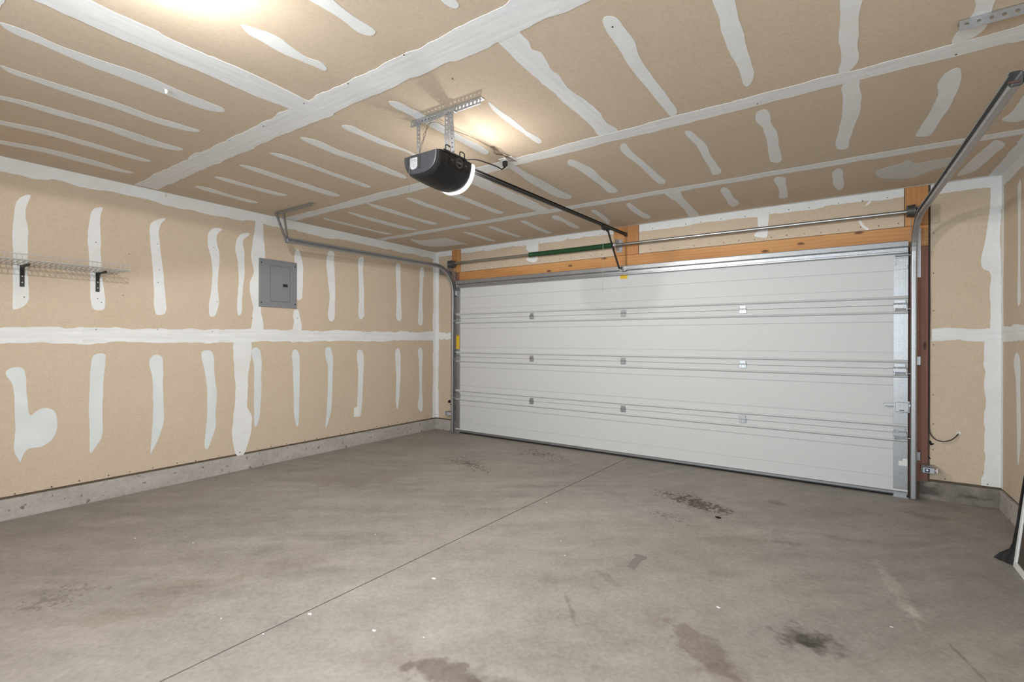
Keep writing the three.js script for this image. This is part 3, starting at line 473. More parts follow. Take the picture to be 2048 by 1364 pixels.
{ // top strut, top roller brackets, opener bracket, lock, labels, bottom rail and seal
  const top = sections[3], z = DZ + 0.003;
  const strut = [[z, 2.132], [z + 0.044, 2.130], [z + 0.050, 2.124], [z + 0.052, 2.084], [z + 0.048, 2.080], [z + 0.010, 2.076], [z + 0.010, 2.050], [z + 0.042, 2.046], [z + 0.046, 2.042], [z + 0.046, 2.032], [z + 0.042, 2.028], [z, 2.026]];
  part(mesh('strut', inDoor(profX(strut, 0.470, 5.374)), galv, top), 'long galvanised stiffening bar');
  for (const side of [0, 1]) {
    const x0 = side ? 5.288 : 0.446, x1 = side ? 5.376 : 0.520, m = galv, sx = side ? 5.420 : 0.408;
    const b = mesh('roller_bracket', [bx(x0, x1, 1.90, 2.024, DZ + 0.003, DZ + 0.011, 0.002), bx(x0, x1, 1.992, 1.998, DZ + 0.008, 0.10), bx(x0, x0 + 0.005, 1.93, 1.998, DZ + 0.008, 0.095), bx(x1 - 0.005, x1, 1.93, 1.998, DZ + 0.008, 0.095)].map(inDoor), m, top);
    mesh('roller_stem', inDoor(cyl([side ? x0 : x1, 2.010, 0.098], [sx, 2.010, 0.098], 0.0055, 8)), galv, b);
    const bo = []; for (const dx of [0.018, 0.05]) for (const y of [1.975, 1.945, 1.915]) bo.push(inDoor(cyl([x0 + dx, y, DZ + 0.010], [x0 + dx, y, DZ + 0.016], 0.0055, 6))); mesh('bolt', bo, galv, b);
  }
  part(mesh('opener_bracket', [bx(2.885, 2.955, 2.070, 2.124, DZ + 0.053, DZ + 0.060, 0.002), bx(2.905, 2.911, 2.085, 2.115, DZ + 0.055, 0.150), bx(2.929, 2.935, 2.085, 2.115, DZ + 0.055, 0.150)].map(inDoor), galv, top), 'steel bracket the opener arm pins to');
  part(mesh('warning_label', inDoor(bx(2.868, 2.950, 1.990, 2.062, DZ + 0.003, DZ + 0.0042)), yellow, top), 'small square yellow label');
  const pl = mesh('warning_label', inDoor(bx(0.452, 0.508, 1.178, 1.372, DZ + 0.0078, DZ + 0.0090)), yellow, sections[2]); part(pl, 'upright yellow label');
  mesh('label_hole', inDoor(bx(0.470, 0.492, 1.356, 1.366, DZ + 0.0088, DZ + 0.0094)), black, pl);
  const lk = mesh('slide_lock', [bx(5.293, 5.380, 0.712, 0.790, DZ + 0.008, DZ + 0.040, 0.003), bx(5.285, 5.389, 0.706, 0.800, DZ + 0.007, DZ + 0.010)].map(inDoor), galv, sections[1]); part(lk, 'steel side lock');
  mesh('lock_bolt', [bx(5.222, 5.395, 0.757, 0.779, DZ + 0.022, DZ + 0.034, 0.002), cyl([5.226, 0.768, DZ + 0.018], [5.226, 0.768, DZ + 0.055], 0.009, 10)].map(inDoor), galv, lk);
  mesh('lock_slot', inDoor(bx(5.320, 5.352, 0.722, 0.727, DZ + 0.0398, DZ + 0.0408)), black, lk);
  part(mesh('paper_sticker', [bx(5.318, 5.376, 0.262, 0.300, DZ + 0.0078, DZ + 0.0086), bx(5.345, 5.376, 0.300, 0.322, DZ + 0.0078, DZ + 0.0086)].map(inDoor), std({ color: rgb(0.7, 0.7, 0.68), roughness: 0.7 }), sections[0]), 'torn white sticker');
  const rail = mesh('bottom_rail', inDoor(profX([[DZ - 0.03, 0.016], [DZ + 0.006, 0.016], [DZ + 0.012, 0.024], [DZ + 0.013, 0.044], [DZ - 0.03, 0.0455]], DX0, DX1)), galv, sections[0]); part(rail, 'aluminium seal holder');
  const se = []; for (let k = 0; k <= 10; k++) { const t = k / 10 * Math.PI; se.push([DZ - 0.012 + 0.023 * Math.cos(t), 0.018 - 0.016 * Math.sin(t)]); } se.push([DZ - 0.035, 0.018]);
  part(mesh('bottom_seal', inDoor(profX(se, DX0, DX1)), rubber, sections[0]), 'black rubber seal');
  for (const side of [0, 1]) { const x0 = side ? 5.284 : 0.446, x1 = side ? 5.372 : 0.52; part(mesh('corner_bracket', [bx(x0, x1, 0.004, 0.034, DZ + 0.011, DZ + 0.018, 0.002), bx(x0 - 0.01, x1 + 0.01, 0.002, 0.008, DZ + 0.008, DZ + 0.05)].map(inDoor), galv, sections[0]), 'bottom corner bracket'); }
}

// ------------------------------------------------------------------ tracks
function sweepYZ(path, prof, splay = 0) {                                   // path [[z, y]], prof closed loop [[dx, dn]]; dn towards the inside of the bend
  const n = path.length, m = prof.length, pos = [], idx = [];
  for (let i = 0; i < n; i++) {
    const a = path[Math.max(0, i - 1)], b = path[Math.min(n - 1, i + 1)], dz = b[0] - a[0], dy = b[1] - a[1], l = Math.hypot(dz, dy), nz = dy / l, ny = -dz / l;
    for (const [dx, dn] of prof) pos.push(dx + splay * sstep(0.1, 0.5, path[i][0]), path[i][1] + ny * dn, path[i][0] + nz * dn);
  }
  for (let i = 0; i + 1 < n; i++) for (let k = 0; k < m; k++) { const a = i * m + k, b = i * m + (k + 1) % m, c = a + m, d = b + m; idx.push(a, c, b, b, c, d); }
  const g = new THREE.BufferGeometry(); g.setAttribute('position', new THREE.Float32BufferAttribute(pos, 3)); g.setIndex(idx);
  const h = g.toNonIndexed(); h.computeVertexNormals(); return uvM(h, 'y');
}
// perforated strap between two points, holes through it; wide = direction of its width
function strapGeo(p, q, wide, w = 0.032, pitch = 0.028, hole = 0.0065, t = 0.0022) {
  const A = new THREE.Vector3(...p), B = new THREE.Vector3(...q), d = B.clone().sub(A), L = d.length(); d.normalize();
  const wv = new THREE.Vector3(...wide); wv.addScaledVector(d, -wv.dot(d)).normalize(); const nv = d.clone().cross(wv);
  const s = new THREE.Shape([[0, -w / 2], [L, -w / 2], [L, w / 2], [0, w / 2]].map(v => new THREE.Vector2(...v)));
  for (let x = pitch * 0.6; x < L - 0.01; x += pitch) { const h = new THREE.Path(); h.absellipse(x, 0, hole, hole, 0, 2 * Math.PI); s.holes.push(h); }
  const g = new THREE.ExtrudeGeometry(s, { depth: t, bevelEnabled: false, curveSegments: 5 }); g.translate(0, 0, -t / 2);
  g.applyMatrix4(new THREE.Matrix4().makeBasis(d, wv, nv).setPosition(A)); return g;
}
function angleGeo(p, q, w1, w2, w = 0.032, pitch, hole) {         // perforated angle: two straps at right angles sharing the edge p-q
  const off = (v, k) => v.map((x, i) => x + k[i] * w / 2);
  return [strapGeo(off(p, w1), off(q, w1), w1, w, pitch, hole), strapGeo(off(p, w2), off(q, w2), w2, w, pitch, hole)];
}
function track(side) {
  const x = side ? 5.411 : 0.417, s = side ? -1 : 1, yH = 2.305, R = 0.34, zV = 0.098, end = side ? 2.79 : 2.56, drop = side ? 0.075 : 0.03;
  const t = thing('door_track', side ? 'steel door track rising past the red-brown jamb and bending back under the ceiling' : 'steel door track beside the left wall, bending back under the ceiling', 'door track', [x, 0, zV]);
  const path = [[zV, 0.012], [zV, 0.5], [zV, 1.0], [zV, 1.5], [zV, yH - R]];
  for (let k = 1; k <= 14; k++) { const a = k / 14 * Math.PI / 2; path.push([zV + R * (1 - Math.cos(a)), yH - R + R * Math.sin(a)]); }
  const z1 = zV + R; for (let k = 1; k <= 6; k++) path.push([z1 + (end - z1) * k / 6, yH - drop * k / 6]);
  // C section: web on the outer side, rolled lips towards the door
  const prof = [], arc = (cx, cn, r, a0, a1, n = 6) => { for (let k = 0; k <= n; k++) { const a = a0 + (a1 - a0) * k / n; prof.push([s * (cx + r * Math.cos(a)), cn + r * Math.sin(a)]); } };
  const h = 0.027, th = 0.0022;
  arc(0.010, h - 0.009, 0.009, -0.5, Math.PI / 2); arc(-0.008, h - 0.012, 0.012, Math.PI / 2, Math.PI); arc(-0.008, -h + 0.012, 0.012, Math.PI, 1.5 * Math.PI); arc(0.010, -h + 0.009, 0.009, -Math.PI / 2, 0.5);
  const ri = 0.009 - th; arc(0.010, -h + 0.009, ri, 0.5, -Math.PI / 2); arc(-0.008, -h + 0.012, 0.012 - th, 1.5 * Math.PI, Math.PI); arc(-0.008, h - 0.012, 0.012 - th, Math.PI, Math.PI / 2); arc(0.010, h - 0.009, ri, Math.PI / 2, -0.5);
  const tr = g => g.translate(-x, 0, -zV), g = sweepYZ(path, prof, side ? 0.018 : 0); g.translate(x, 0, 0);
  mesh('rail', tr(g), galv, t);
  const ang = (y0, y1) => [bx(Math.min(x + s * -0.020, x + s * -0.052), Math.max(x - s * 0.020, x - s * 0.052), y0, y1, 0.010, 0.0135), bx(x - s * 0.0215 - 0.0015, x - s * 0.0215 + 0.0015, y0, y1, 0.012, 0.10)];
  if (side) part(mesh('flag_bracket', [...ang(1.83, 2.24)].map(tr), galv, t), 'tall steel flag bracket on the jamb'); else part(mesh('flag_bracket', [...ang(1.90, 2.28), bx(0.34, 0.345, 2.20, 2.30, 0.02, 0.30)].map(tr), galv, t), 'steel flag bracket on the jamb');
  for (const y of side ? [1.137, 0.345] : [1.137, 0.345]) {
    const b = mesh('jamb_bracket', ang(y - 0.034, y + 0.034).map(tr), galv, t);
    mesh('bolt', [-0.016, 0.016].map(d => tr(cyl([x - s * 0.037, y + d, 0.013], [x - s * 0.037, y + d, 0.020], 0.006, 6))), galv, b);
  }
  // hanger of perforated angle from the ceiling
  const zh = side ? 2.60 : 2.545;
  if (!side) {
    part(mesh('ceiling_angle', angleGeo([0.172, CEIL - 0.004, zh], [0.815, CEIL - 0.004, zh], [0, 0, -1], [0, -1, 0], 0.032).map(tr), galv, t), 'perforated steel angle on the ceiling');
    mesh('hanger', angleGeo([0.185, CEIL - 0.012, zh + 0.005], [0.372, 2.262, zh + 0.005], [1, 0, 0], [0, 0, -1], 0.028, 0.026, 0.006).map(tr), galv, t);
    mesh('hanger', angleGeo([0.300, CEIL - 0.012, zh - 0.005], [0.386, 2.262, zh - 0.005], [1, 0, 0], [0, 0, -1], 0.026, 0.026, 0.006).map(tr), galv, t);
  } else {
    part(mesh('ceiling_angle', angleGeo([5.308, CEIL - 0.004, zh], [5.92, CEIL - 0.004, zh], [0, 0, -1], [0, -1, 0], 0.040, 0.036, 0.0075).map(tr), galv, t), 'perforated steel angle on the ceiling');
    mesh('hanger', angleGeo([5.80, CEIL - 0.012, zh + 0.004], [5.456, 2.236, end - 0.020], [1, 0, 0], [0, 0, -1], 0.030, 0.028, 0.006).map(tr), galv, t);
    part(mesh('end_stop', [cyl([5.412, 2.226, end - 0.016], [5.470, 2.226, end - 0.016], 0.0045, 8), cyl([5.454, 2.226, end - 0.016], [5.462, 2.226, end - 0.016], 0.011, 6)].map(tr), std({ color: rgb(0.10, 0.055, 0.038), roughness: 0.7, metalness: 0.3 }), t), 'rusty end bolt');
  }
  return t;
}
track(0); track(1);

// ------------------------------------------------------------------ torsion shaft and spring above the door
{
  const y = 2.372, z = 0.105, t = thing('torsion_shaft', 'steel torsion shaft with a green spring and cable drums above the garage door', 'torsion shaft', [2.915, y, z]), o = g => g.translate(-2.915, -y, -z);
  const sh = mesh('shaft', o(cyl([0.352, y + 0.004, z], [5.482, y - 0.006, z], 0.0160, 16)), steelTube, t);
  const pts = []; for (let k = 0; k <= 1500; k++) { const a = k / 1500 * 62 * 2 * Math.PI; pts.push(new THREE.Vector3(1.715 + 1.075 * k / 1500, y + 0.001 + 0.021 * Math.cos(a), z + 0.021 * Math.sin(a))); }
  class Helix extends THREE.Curve { getPoint(u, v = new THREE.Vector3()) { const a = u * 62 * 2 * Math.PI; return v.set(1.715 + 1.075 * u, y + 0.002 - 0.003 * Math.sin(Math.PI * u) + 0.0215 * Math.cos(a), z + 0.0215 * Math.sin(a)); } }
  const sp = mesh('torsion_spring', o(new THREE.TubeGeometry(new Helix(), 62 * 14, 0.0088, 6, false)), greenPaint, t); part(sp, 'green painted spring');
  mesh('spring_core', o(cyl([1.715, y, z], [2.79, y, z], 0.0185, 16)), greenPaint, sp);
  part(mesh('winding_cone', [cyl([1.690, y, z], [1.735, y, z], 0.033, 16, 0.025), cyl([1.682, y, z], [1.692, y, z], 0.024, 12)].map(o), greenPaint, t), 'green winding cone');
  part(mesh('stationary_cone', [cyl([2.79, y, z], [2.822, y, z], 0.026, 16, 0.020), cyl([2.822, y, z], [2.83, y, z], 0.032, 16)].map(o), galv, t), 'pale cone');
  part(mesh('center_bracket', [bx(2.830, 2.835, y - 0.055, y + 0.060, 0.010, z + 0.03), bx(2.800, 2.872, y - 0.07, y + 0.075, 0.010, 0.014, 0.001), cyl([2.826, y, z], [2.842, y, z], 0.026, 16)].map(o), galv, t), 'steel centre bearing bracket');
  for (const [x0, x1] of [[5.362, 5.412], [0.438, 0.388]]) {
    const s = Math.sign(x1 - x0), d = mesh('cable_drum', [cyl([x0, y - 0.003, z], [x0 + s * 0.006, y - 0.003, z], 0.048, 24), cyl([x0 + s * 0.006, y - 0.003, z], [x1, y - 0.003, z], 0.044, 24, 0.050), cyl([x1, y - 0.003, z], [x1 + s * 0.004, y - 0.003, z], 0.053, 24), cyl([x1, y - 0.003, z], [x1 + s * 0.035, y - 0.003, z], 0.021, 14)].map(o), steelDark, t);
    part(d, 'dark cast cable drum');
    const gr = []; for (let k = 0; k < 5; k++) { const r = new THREE.TorusGeometry(0.0455 + 0.0011 * k, 0.0026, 5, 24); r.rotateY(Math.PI / 2); r.translate(x0 + s * (0.010 + 0.008 * k), y - 0.003, z); gr.push(o(r)); } mesh('cable_groove', gr, steelDark, d);
    mesh('set_screw', o(cyl([x1 + s * 0.02, y + 0.014, z], [x1 + s * 0.02, y + 0.034, z], 0.006, 6)), galv, d);
    const bxs = s > 0 ? 5.452 : 0.352; mesh('bearing_plate', [bx(bxs - 0.002, bxs + 0.002, y - 0.11, y + 0.045, 0.012, z + 0.045, 0.001), cyl([bxs - 0.008, y - 0.004, z], [bxs + 0.008, y - 0.004, z], 0.022, 14)].map(o), galv, t);
    const cx = s > 0 ? 5.402 : 0.43; part(mesh('lift_cable', o(cyl([x0 + s * 0.03, y - 0.02, z - 0.048], [cx, 0.06, 0.074], 0.0016, 5)), galv, t), 'thin steel lift cable');
  }
}

// ------------------------------------------------------------------ opener, its rail, arm and hanging brackets
{
  const ox = 2.98, t = thing('garage_door_opener', 'black garage door opener hanging from perforated steel with a glowing lens', 'garage door opener', [ox, 2.33, 3.15]), o = g => g.translate(-ox, -2.33, -3.15);
  // hull: U sections lofted along z
  const hull = (zs, n = 28) => {
    const pos = [], idx = []; zs.forEach(([z, hw, top, bot, sq]) => { for (let k = 0; k <= n; k++) { const a = Math.PI * k / n, c = Math.cos(a), s = Math.sin(a), e = 2 / sq; pos.push(ox + hw * Math.sign(c) * Math.pow(Math.abs(c), e), top - (top - bot) * Math.pow(s, e), z); } });
    const m = n + 1; for (let i = 0; i + 1 < zs.length; i++) for (let k = 0; k < n; k++) { const a = i * m + k; idx.push(a, a + 1, a + m, a + 1, a + m + 1, a + m); }
    for (let i = 0; i + 1 < zs.length; i++) { const a = i * m, b = i * m + n; idx.push(a, a + m, b, b, a + m, b + m); }   // lid
    for (const [i, f] of [[0, 1], [zs.length - 1, 0]]) for (let k = 1; k < n; k++) f ? idx.push(i * m, i * m + k + 1, i * m + k) : idx.push(i * m, i * m + k, i * m + k + 1);
    const g = new THREE.BufferGeometry(); g.setAttribute('position', new THREE.Float32BufferAttribute(pos, 3)); g.setIndex(idx); const h = g.toNonIndexed(); h.computeVertexNormals(); return uvM(h);
  };
  const body = mesh('housing', o(hull([[3.285, 0.132, 2.332, 2.215, 2.7], [3.270, 0.138, 2.334, 2.205, 2.7], [3.235, 0.141, 2.334, 2.198, 2.6], [3.17, 0.142, 2.334, 2.188, 2.4], [3.10, 0.142, 2.334, 2.182, 2.3], [3.04, 0.141, 2.334, 2.184, 2.3], [3.012, 0.140, 2.334, 2.188, 2.3]])), blackPlastic, t);
  const rear = mesh('rear_panel', o(hull([[3.298, 0.118, 2.330, 2.226, 2.8], [3.296, 0.124, 2.331, 2.221, 2.8], [3.284, 0.128, 2.331, 2.218, 2.8]])), greyPlastic, t); part(rear, 'charcoal rear panel');
  const lbl = (() => { const c = document.createElement('canvas'); c.width = 128; c.height = 160; const x = c.getContext('2d'); x.fillStyle = '#8f908f'; x.fillRect(0, 0, 128, 160); x.fillStyle = '#38383b'; for (let k = 0; k < 4; k++) x.fillRect(14, 16 + k * 9, 60 + (k * 37) % 40, 3); x.fillRect(8, 58, 112, 3); for (let k = 0; k < 6; k++) x.fillRect(20 + (k % 2) * 30, 74 + k * 11, 34 + (k * 23) % 30, 3); const q = new THREE.CanvasTexture(c); q.colorSpace = THREE.SRGBColorSpace; return q; })();
  const ls = new THREE.Shape(); ls.moveTo(-0.026, 0.030); ls.lineTo(0.030, 0.030); ls.lineTo(0.030, -0.018); ls.quadraticCurveTo(0.026, -0.034, 0.0, -0.035); ls.quadraticCurveTo(-0.024, -0.034, -0.026, -0.018); ls.closePath();
  const lg = new THREE.ExtrudeGeometry(ls, { depth: 0.0012, bevelEnabled: false }), lu = lg.attributes.uv, lp = lg.attributes.position; for (let i = 0; i < lp.count; i++) lu.setXY(i, (lp.getX(i) + 0.026) / 0.056, (lp.getY(i) + 0.035) / 0.065);
  lg.translate(ox - 0.048, 2.286, 3.298); part(mesh('label', o(lg), std({ map: lbl, roughness: 0.6 }), rear), 'white paper label with small print');
  mesh('vent', [bx(ox - 0.08, ox - 0.012, 2.316, 2.330, 3.295, 3.300), bx(ox - 0.100, ox - 0.086, 2.25, 2.325, 3.296, 3.2995, 0.001), bx(ox - 0.012, ox + 0.004, 2.25, 2.322, 3.297, 3.3015, 0.002)].map(o), black, rear);
  // side badge: round emblem with a small plate on either side
  const bd = (() => { const c = document.createElement('canvas'); c.width = 256; c.height = 96; const x = c.getContext('2d'); x.fillStyle = '#101012'; x.fillRect(0, 0, 256, 96); x.strokeStyle = '#6b6662'; x.lineWidth = 5; x.beginPath(); x.arc(128, 48, 40, 0, 7); x.stroke(); x.lineWidth = 2; x.beginPath(); x.arc(128, 48, 32, 0, 7); x.stroke(); x.fillStyle = '#5c4a46'; x.fillRect(100, 40, 56, 16); x.fillStyle = '#77736f'; for (let k = 0; k < 6; k++) x.fillRect(104 + k * 9, 44, 5, 8); for (const e of [18, 196]) { x.strokeStyle = '#3d3c3c'; x.strokeRect(e - 4, 32, 50, 32); x.fillRect(e + 8, 42, 8, 12); x.fillRect(e + 22, 42, 8, 12); } const q = new THREE.CanvasTexture(c); q.colorSpace = THREE.SRGBColorSpace; return q; })();
  const bg = new THREE.PlaneGeometry(0.170, 0.062, 24, 4), bp = bg.attributes.position;
  for (let i = 0; i < bp.count; i++) { const z = 3.125 - bp.getX(i), y = 2.300 + bp.getY(i), s = clamp((2.334 - y) / 0.148), c = Math.pow(1 - Math.pow(s, 2.35), 1 / 2.35); bp.setXYZ(i, ox + 0.142 * c + 0.0015, y, z); }
  bg.computeVertexNormals(); part(mesh('badge', o(bg), std({ map: bd, roughness: 0.45 }), body), 'round dark emblem between two small plates');
  const lensM = std({ color: rgb(0.9, 0.9, 0.88), roughness: 0.5, emissive: rgb(1, 0.96, 0.90), emissiveIntensity: 1.6 });
  part(mesh('lens', o(hull([[3.014, 0.1425, 2.330, 2.182, 2.3], [2.998, 0.1445, 2.330, 2.177, 2.3], [2.978, 0.136, 2.328, 2.184, 2.2], [2.962, 0.112, 2.325, 2.204, 2.1], [2.954, 0.08, 2.32, 2.23, 2.0]])), lensM, t), 'glowing white lamp lens');
  // hanging steel
  const zS = 3.205, yC = CEIL - 0.004;
  part(mesh('hanging_angle', angleGeo([2.812, yC, zS], [3.335, yC, zS], [0, 0, -1], [0, -1, 0], 0.036, 0.026, 0.0068).map(o), galv, t), 'perforated steel angle on the ceiling');
  mesh('hanging_strap', [strapGeo([2.878, 2.565, zS + 0.004], [2.884, 2.338, zS + 0.004], [1, 0, 0], 0.026, 0.024, 0.006)].map(o), galv, t);
  part(mesh('hanging_strap', angleGeo([3.112, 2.565, zS + 0.004], [3.128, 2.335, zS + 0.004], [1, 0, 0], [0, 0, -1], 0.032, 0.024, 0.006).map(o), galv, t), 'perforated steel angle strap');
  mesh('hanging_strap', [strapGeo([3.100, 2.565, zS + 0.006], [3.102, 2.345, zS + 0.006], [1, 0, 0], 0.030, 0.024, 0.006)].map(o), galv, t);
  const loop = (z0, z1, y0, y1) => { const p = [[3.124, y0, z0], [3.124, y1, z0], [3.124, y1 + 0.004, z0 + 0.006], [3.124, y1 + 0.004, z1 - 0.006], [3.124, y1, z1], [3.124, y0, z1]]; return tube(p, 0.0035, 30, 6); };
  mesh('mounting_bracket', [loop(3.085, 3.125, 2.33, 2.362), loop(3.205, 3.245, 2.33, 2.362), bx(3.118, 3.128, 2.328, 2.340, 3.07, 3.26, 0.002), bx(2.866, 2.900, 2.334, 2.372, 3.19, 3.222, 0.003)].map(o), black, t);
  for (const [x, y] of [[3.112, 2.552], [2.878, 2.552], [3.16, 2.552]]) mesh('bolt', o(cyl([x, y, zS - 0.004], [x, y, zS + 0.018], 0.007, 6)), galv, t);
  // rail to the header
  const A = [2.978, 2.366, 3.03], B = [2.916, 2.492, 0.050], L = (z) => { const k = (A[2] - z) / (A[2] - B[2]); return [A[0] + (B[0] - A[0]) * k, A[1] + (B[1] - A[1]) * k, z]; };
  const barG = (a, b, w, h) => { const p = new THREE.Vector3(...a), q = new THREE.Vector3(...b), d = q.clone().sub(p), g = new THREE.BoxGeometry(w, h, d.length()); g.applyMatrix4(new THREE.Matrix4().lookAt(q, p, new THREE.Vector3(0, 1, 0))); g.translate(...p.add(q).multiplyScalar(0.5).toArray()); return uvM(g.toNonIndexed(), 'z'); };
  const up = (p, dx, dy) => [p[0] + dx, p[1] + dy, p[2]];
  const rail = mesh('rail', [barG(up(A, 0, 0.011), up(B, 0, 0.011), 0.030, 0.004), barG(up(A, 0, 0), up(B, 0, 0), 0.006, 0.022), barG(up(A, 0, -0.011), up(B, 0, -0.011), 0.022, 0.004)].map(o), black, t); part(rail, 'black steel rail running to the header');
  mesh('belt', [barG(up(A, 0.010, -0.002), up(B, 0.010, -0.002), 0.004, 0.009), barG(up(A, -0.010, -0.002), up(B, -0.010, -0.002), 0.004, 0.009)].map(o), std({ color: rgb(0.06, 0.06, 0.06), roughness: 0.5 }), rail);
  part(mesh('header_bracket', [bx(2.900, 2.932, 2.470, 2.520, 0.012, 0.018, 0.002), bx(2.902, 2.906, 2.478, 2.508, 0.016, 0.075), bx(2.926, 2.930, 2.478, 2.508, 0.016, 0.075), cyl([2.898, 2.492, 0.058], [2.934, 2.492, 0.058], 0.006, 8)].map(o), steelDark, t), 'dark header bracket');
  const T0 = L(0.60), tro = mesh('trolley', [bx(T0[0] - 0.020, T0[0] + 0.020, T0[1] - 0.030, T0[1] - 0.008, 0.53, 0.69, 0.006), bx(T0[0] - 0.010, T0[0] + 0.010, T0[1] - 0.050, T0[1] - 0.026, 0.635, 0.70, 0.004), bx(T0[0] - 0.012, T0[0] + 0.012, T0[1] - 0.046, T0[1] - 0.026, 0.545, 0.585, 0.004)].map(o), black, t); part(tro, 'black plastic trolley');
  part(mesh('release_cord', o(tube([[T0[0], T0[1] - 0.045, 0.675], [T0[0] + 0.001, 2.2, 0.676], [T0[0] - 0.001, 2.0, 0.676], [T0[0] + 0.002, 1.80, 0.676]], 0.0016, 16, 5)), std({ color: rgb(0.42, 0.38, 0.33), roughness: 0.8 }), tro), 'thin pull cord');
  part(mesh('door_arm', [tube([[2.930, T0[1] - 0.035, 0.560], [2.925, 2.25, 0.39], [2.921, 2.112, 0.252], [2.920, 2.088, 0.228]], 0.010, 20, 8), tube([[2.920, 2.088, 0.228], [2.920, 2.094, 0.19], [2.920, 2.102, 0.135]], 0.010, 10, 8)].map(o), black, t), 'black bent door arm');
  part(mesh('antenna_wire', o(tube([[2.905, 2.325, 3.304], [2.906, 2.26, 3.306], [2.905, 2.21, 3.305], [2.904, 2.145, 3.302], [2.900, 2.135, 3.302]], 0.0013, 20, 5)), std({ color: rgb(0.10, 0.09, 0.08), roughness: 0.6 }), t), 'thin hanging antenna wire');
}
// ceiling receptacle, plug and wires
{
  const t = thing('ceiling_outlet', 'white outlet plate on the ceiling where the opener is plugged in', 'outlet', [2.955, CEIL, 2.40]);
  mesh('cover_plate', bx(-0.058, 0.058, -0.007, -0.0015, -0.040, 0.040, 0.002), whitePlastic, t);
  mesh('receptacle', [bx(-0.042, -0.010, -0.010, -0.006, -0.017, 0.017, 0.002), bx(0.010, 0.042, -0.010, -0.006, -0.017, 0.017, 0.002)], whitePlastic, t);
  const c = thing('power_cord', 'black cord and plug from the opener to the ceiling outlet', 'cord', [2.93, CEIL - 0.010, 2.40]), o = g => g.translate(-2.93, -(CEIL - 0.010), -2.40);
  mesh('plug', [bx(2.912, 2.944, 2.540, CEIL - 0.010, 2.388, 2.415, 0.006), cyl([2.928, 2.542, 2.402], [2.926, 2.526, 2.412], 0.010, 8, 0.006)].map(o), black, c);
  mesh('cable', o(tube([[2.926, 2.530, 2.410], [2.930, 2.508, 2.44], [2.945, 2.498, 2.52], [2.975, 2.47, 2.68], [3.01, 2.43, 2.85], [3.03, 2.37, 2.99], [3.03, 2.335, 3.03]], 0.0045, 50, 7)), black, c);
  const w = thing('bell_wire', 'brown twisted bell wire bundled on the ceiling beside the outlet', 'wire', [2.99, CEIL - 0.008, 2.60]), q = g => g.translate(-2.99, -(CEIL - 0.008), -2.60), y = CEIL - 0.008;
  const strands = [];
  strands.push(tube([[2.885, 2.36, 3.21], [2.90, 2.42, 3.214], [2.935, 2.47, 3.212], [2.955, 2.53, 3.21], [2.98, 2.55, 3.18], [2.975, y - 0.02, 3.05], [2.985, y - 0.004, 2.86], [2.985, y, 2.70], [2.992, y, 2.655]], 0.0018, 60, 5));
  strands.push(tube([[2.888, 2.36, 3.21], [2.905, 2.40, 3.215], [2.93, 2.455, 3.215], [2.925, 2.475, 3.215], [2.945, 2.50, 3.212], [2.97, 2.545, 3.20]], 0.0015, 40, 5));
  for (let k = 0; k < 4; k++) { const d = 0.008 * (k - 1.5); strands.push(tube([[2.990, y, 2.655], [2.996 + d, y - 0.004, 2.615], [2.984 + d * 2, y - 0.010 - 0.003 * k, 2.57], [2.992 + d * 0.4, y - 0.012, 2.52], [2.996 - d, y - 0.012, 2.47], [2.990 - d * 1.6, y - 0.014, 2.41], [2.992 - d * 1.6, y - 0.014, 2.375 + 0.008 * k]], 0.0024, 40, 5)); }
  const lp = []; for (let k = 0; k <= 14; k++) { const a = k / 14 * 6.6; lp.push([3.004 + 0.016 * Math.cos(a), y - 0.004, 2.655 + 0.012 * Math.sin(a)]); } strands.push(tube(lp, 0.0014, 40, 5));
  mesh('strand', strands.map(q), brownWire, w);
}

// ------------------------------------------------------------------ things on the left wall
{
  const z0 = 2.203, z1 = 2.616, y0 = 1.634, y1 = 2.132, zc = (z0 + z1) / 2, t = thing('breaker_panel', 'grey steel breaker panel on the left wall under the door track', 'breaker panel', [0, y0, zc]), o = g => g.translate(0, -y0, -zc);
  const cover = mesh('cover', o(bx(0.002, 0.014, y0, y1, z0, z1, 0.004, 'y')), panelGrey, t);
  const dz0 = 2.282, dz1 = 2.500, dy0 = y0 + 0.062, dy1 = y1 - 0.062;
  const dr = mesh('panel_door', o(bx(0.012, 0.0155, dy0 + 0.003, dy1 - 0.003, dz0 + 0.003, dz1 - 0.003, 0.001, 'y')), panelGrey, t);
  mesh('door_gap', o(bx(0.0138, 0.0143, dy0, dy1, dz0, dz1)), std({ color: rgb(0.05, 0.05, 0.055) }), t);
  part(mesh('latch', [bx(0.014, 0.0168, y0 + 0.222, y0 + 0.254, 2.31, 2.364, 0.001)].map(o), black, dr), 'black latch recess');
  part(mesh('knob', o(cyl([0.015, y1 - 0.155, 2.493], [0.020, y1 - 0.155, 2.493], 0.006, 10)), galv, dr), 'small bright rivet');
  for (const z of [z0 + 0.022, z1 - 0.022]) for (const y of [y0 + 0.045, y1 - 0.045]) mesh('screw', o(cyl([0.0135, y, z], [0.018, y, z], 0.0065, 8)), screwM, t);
}
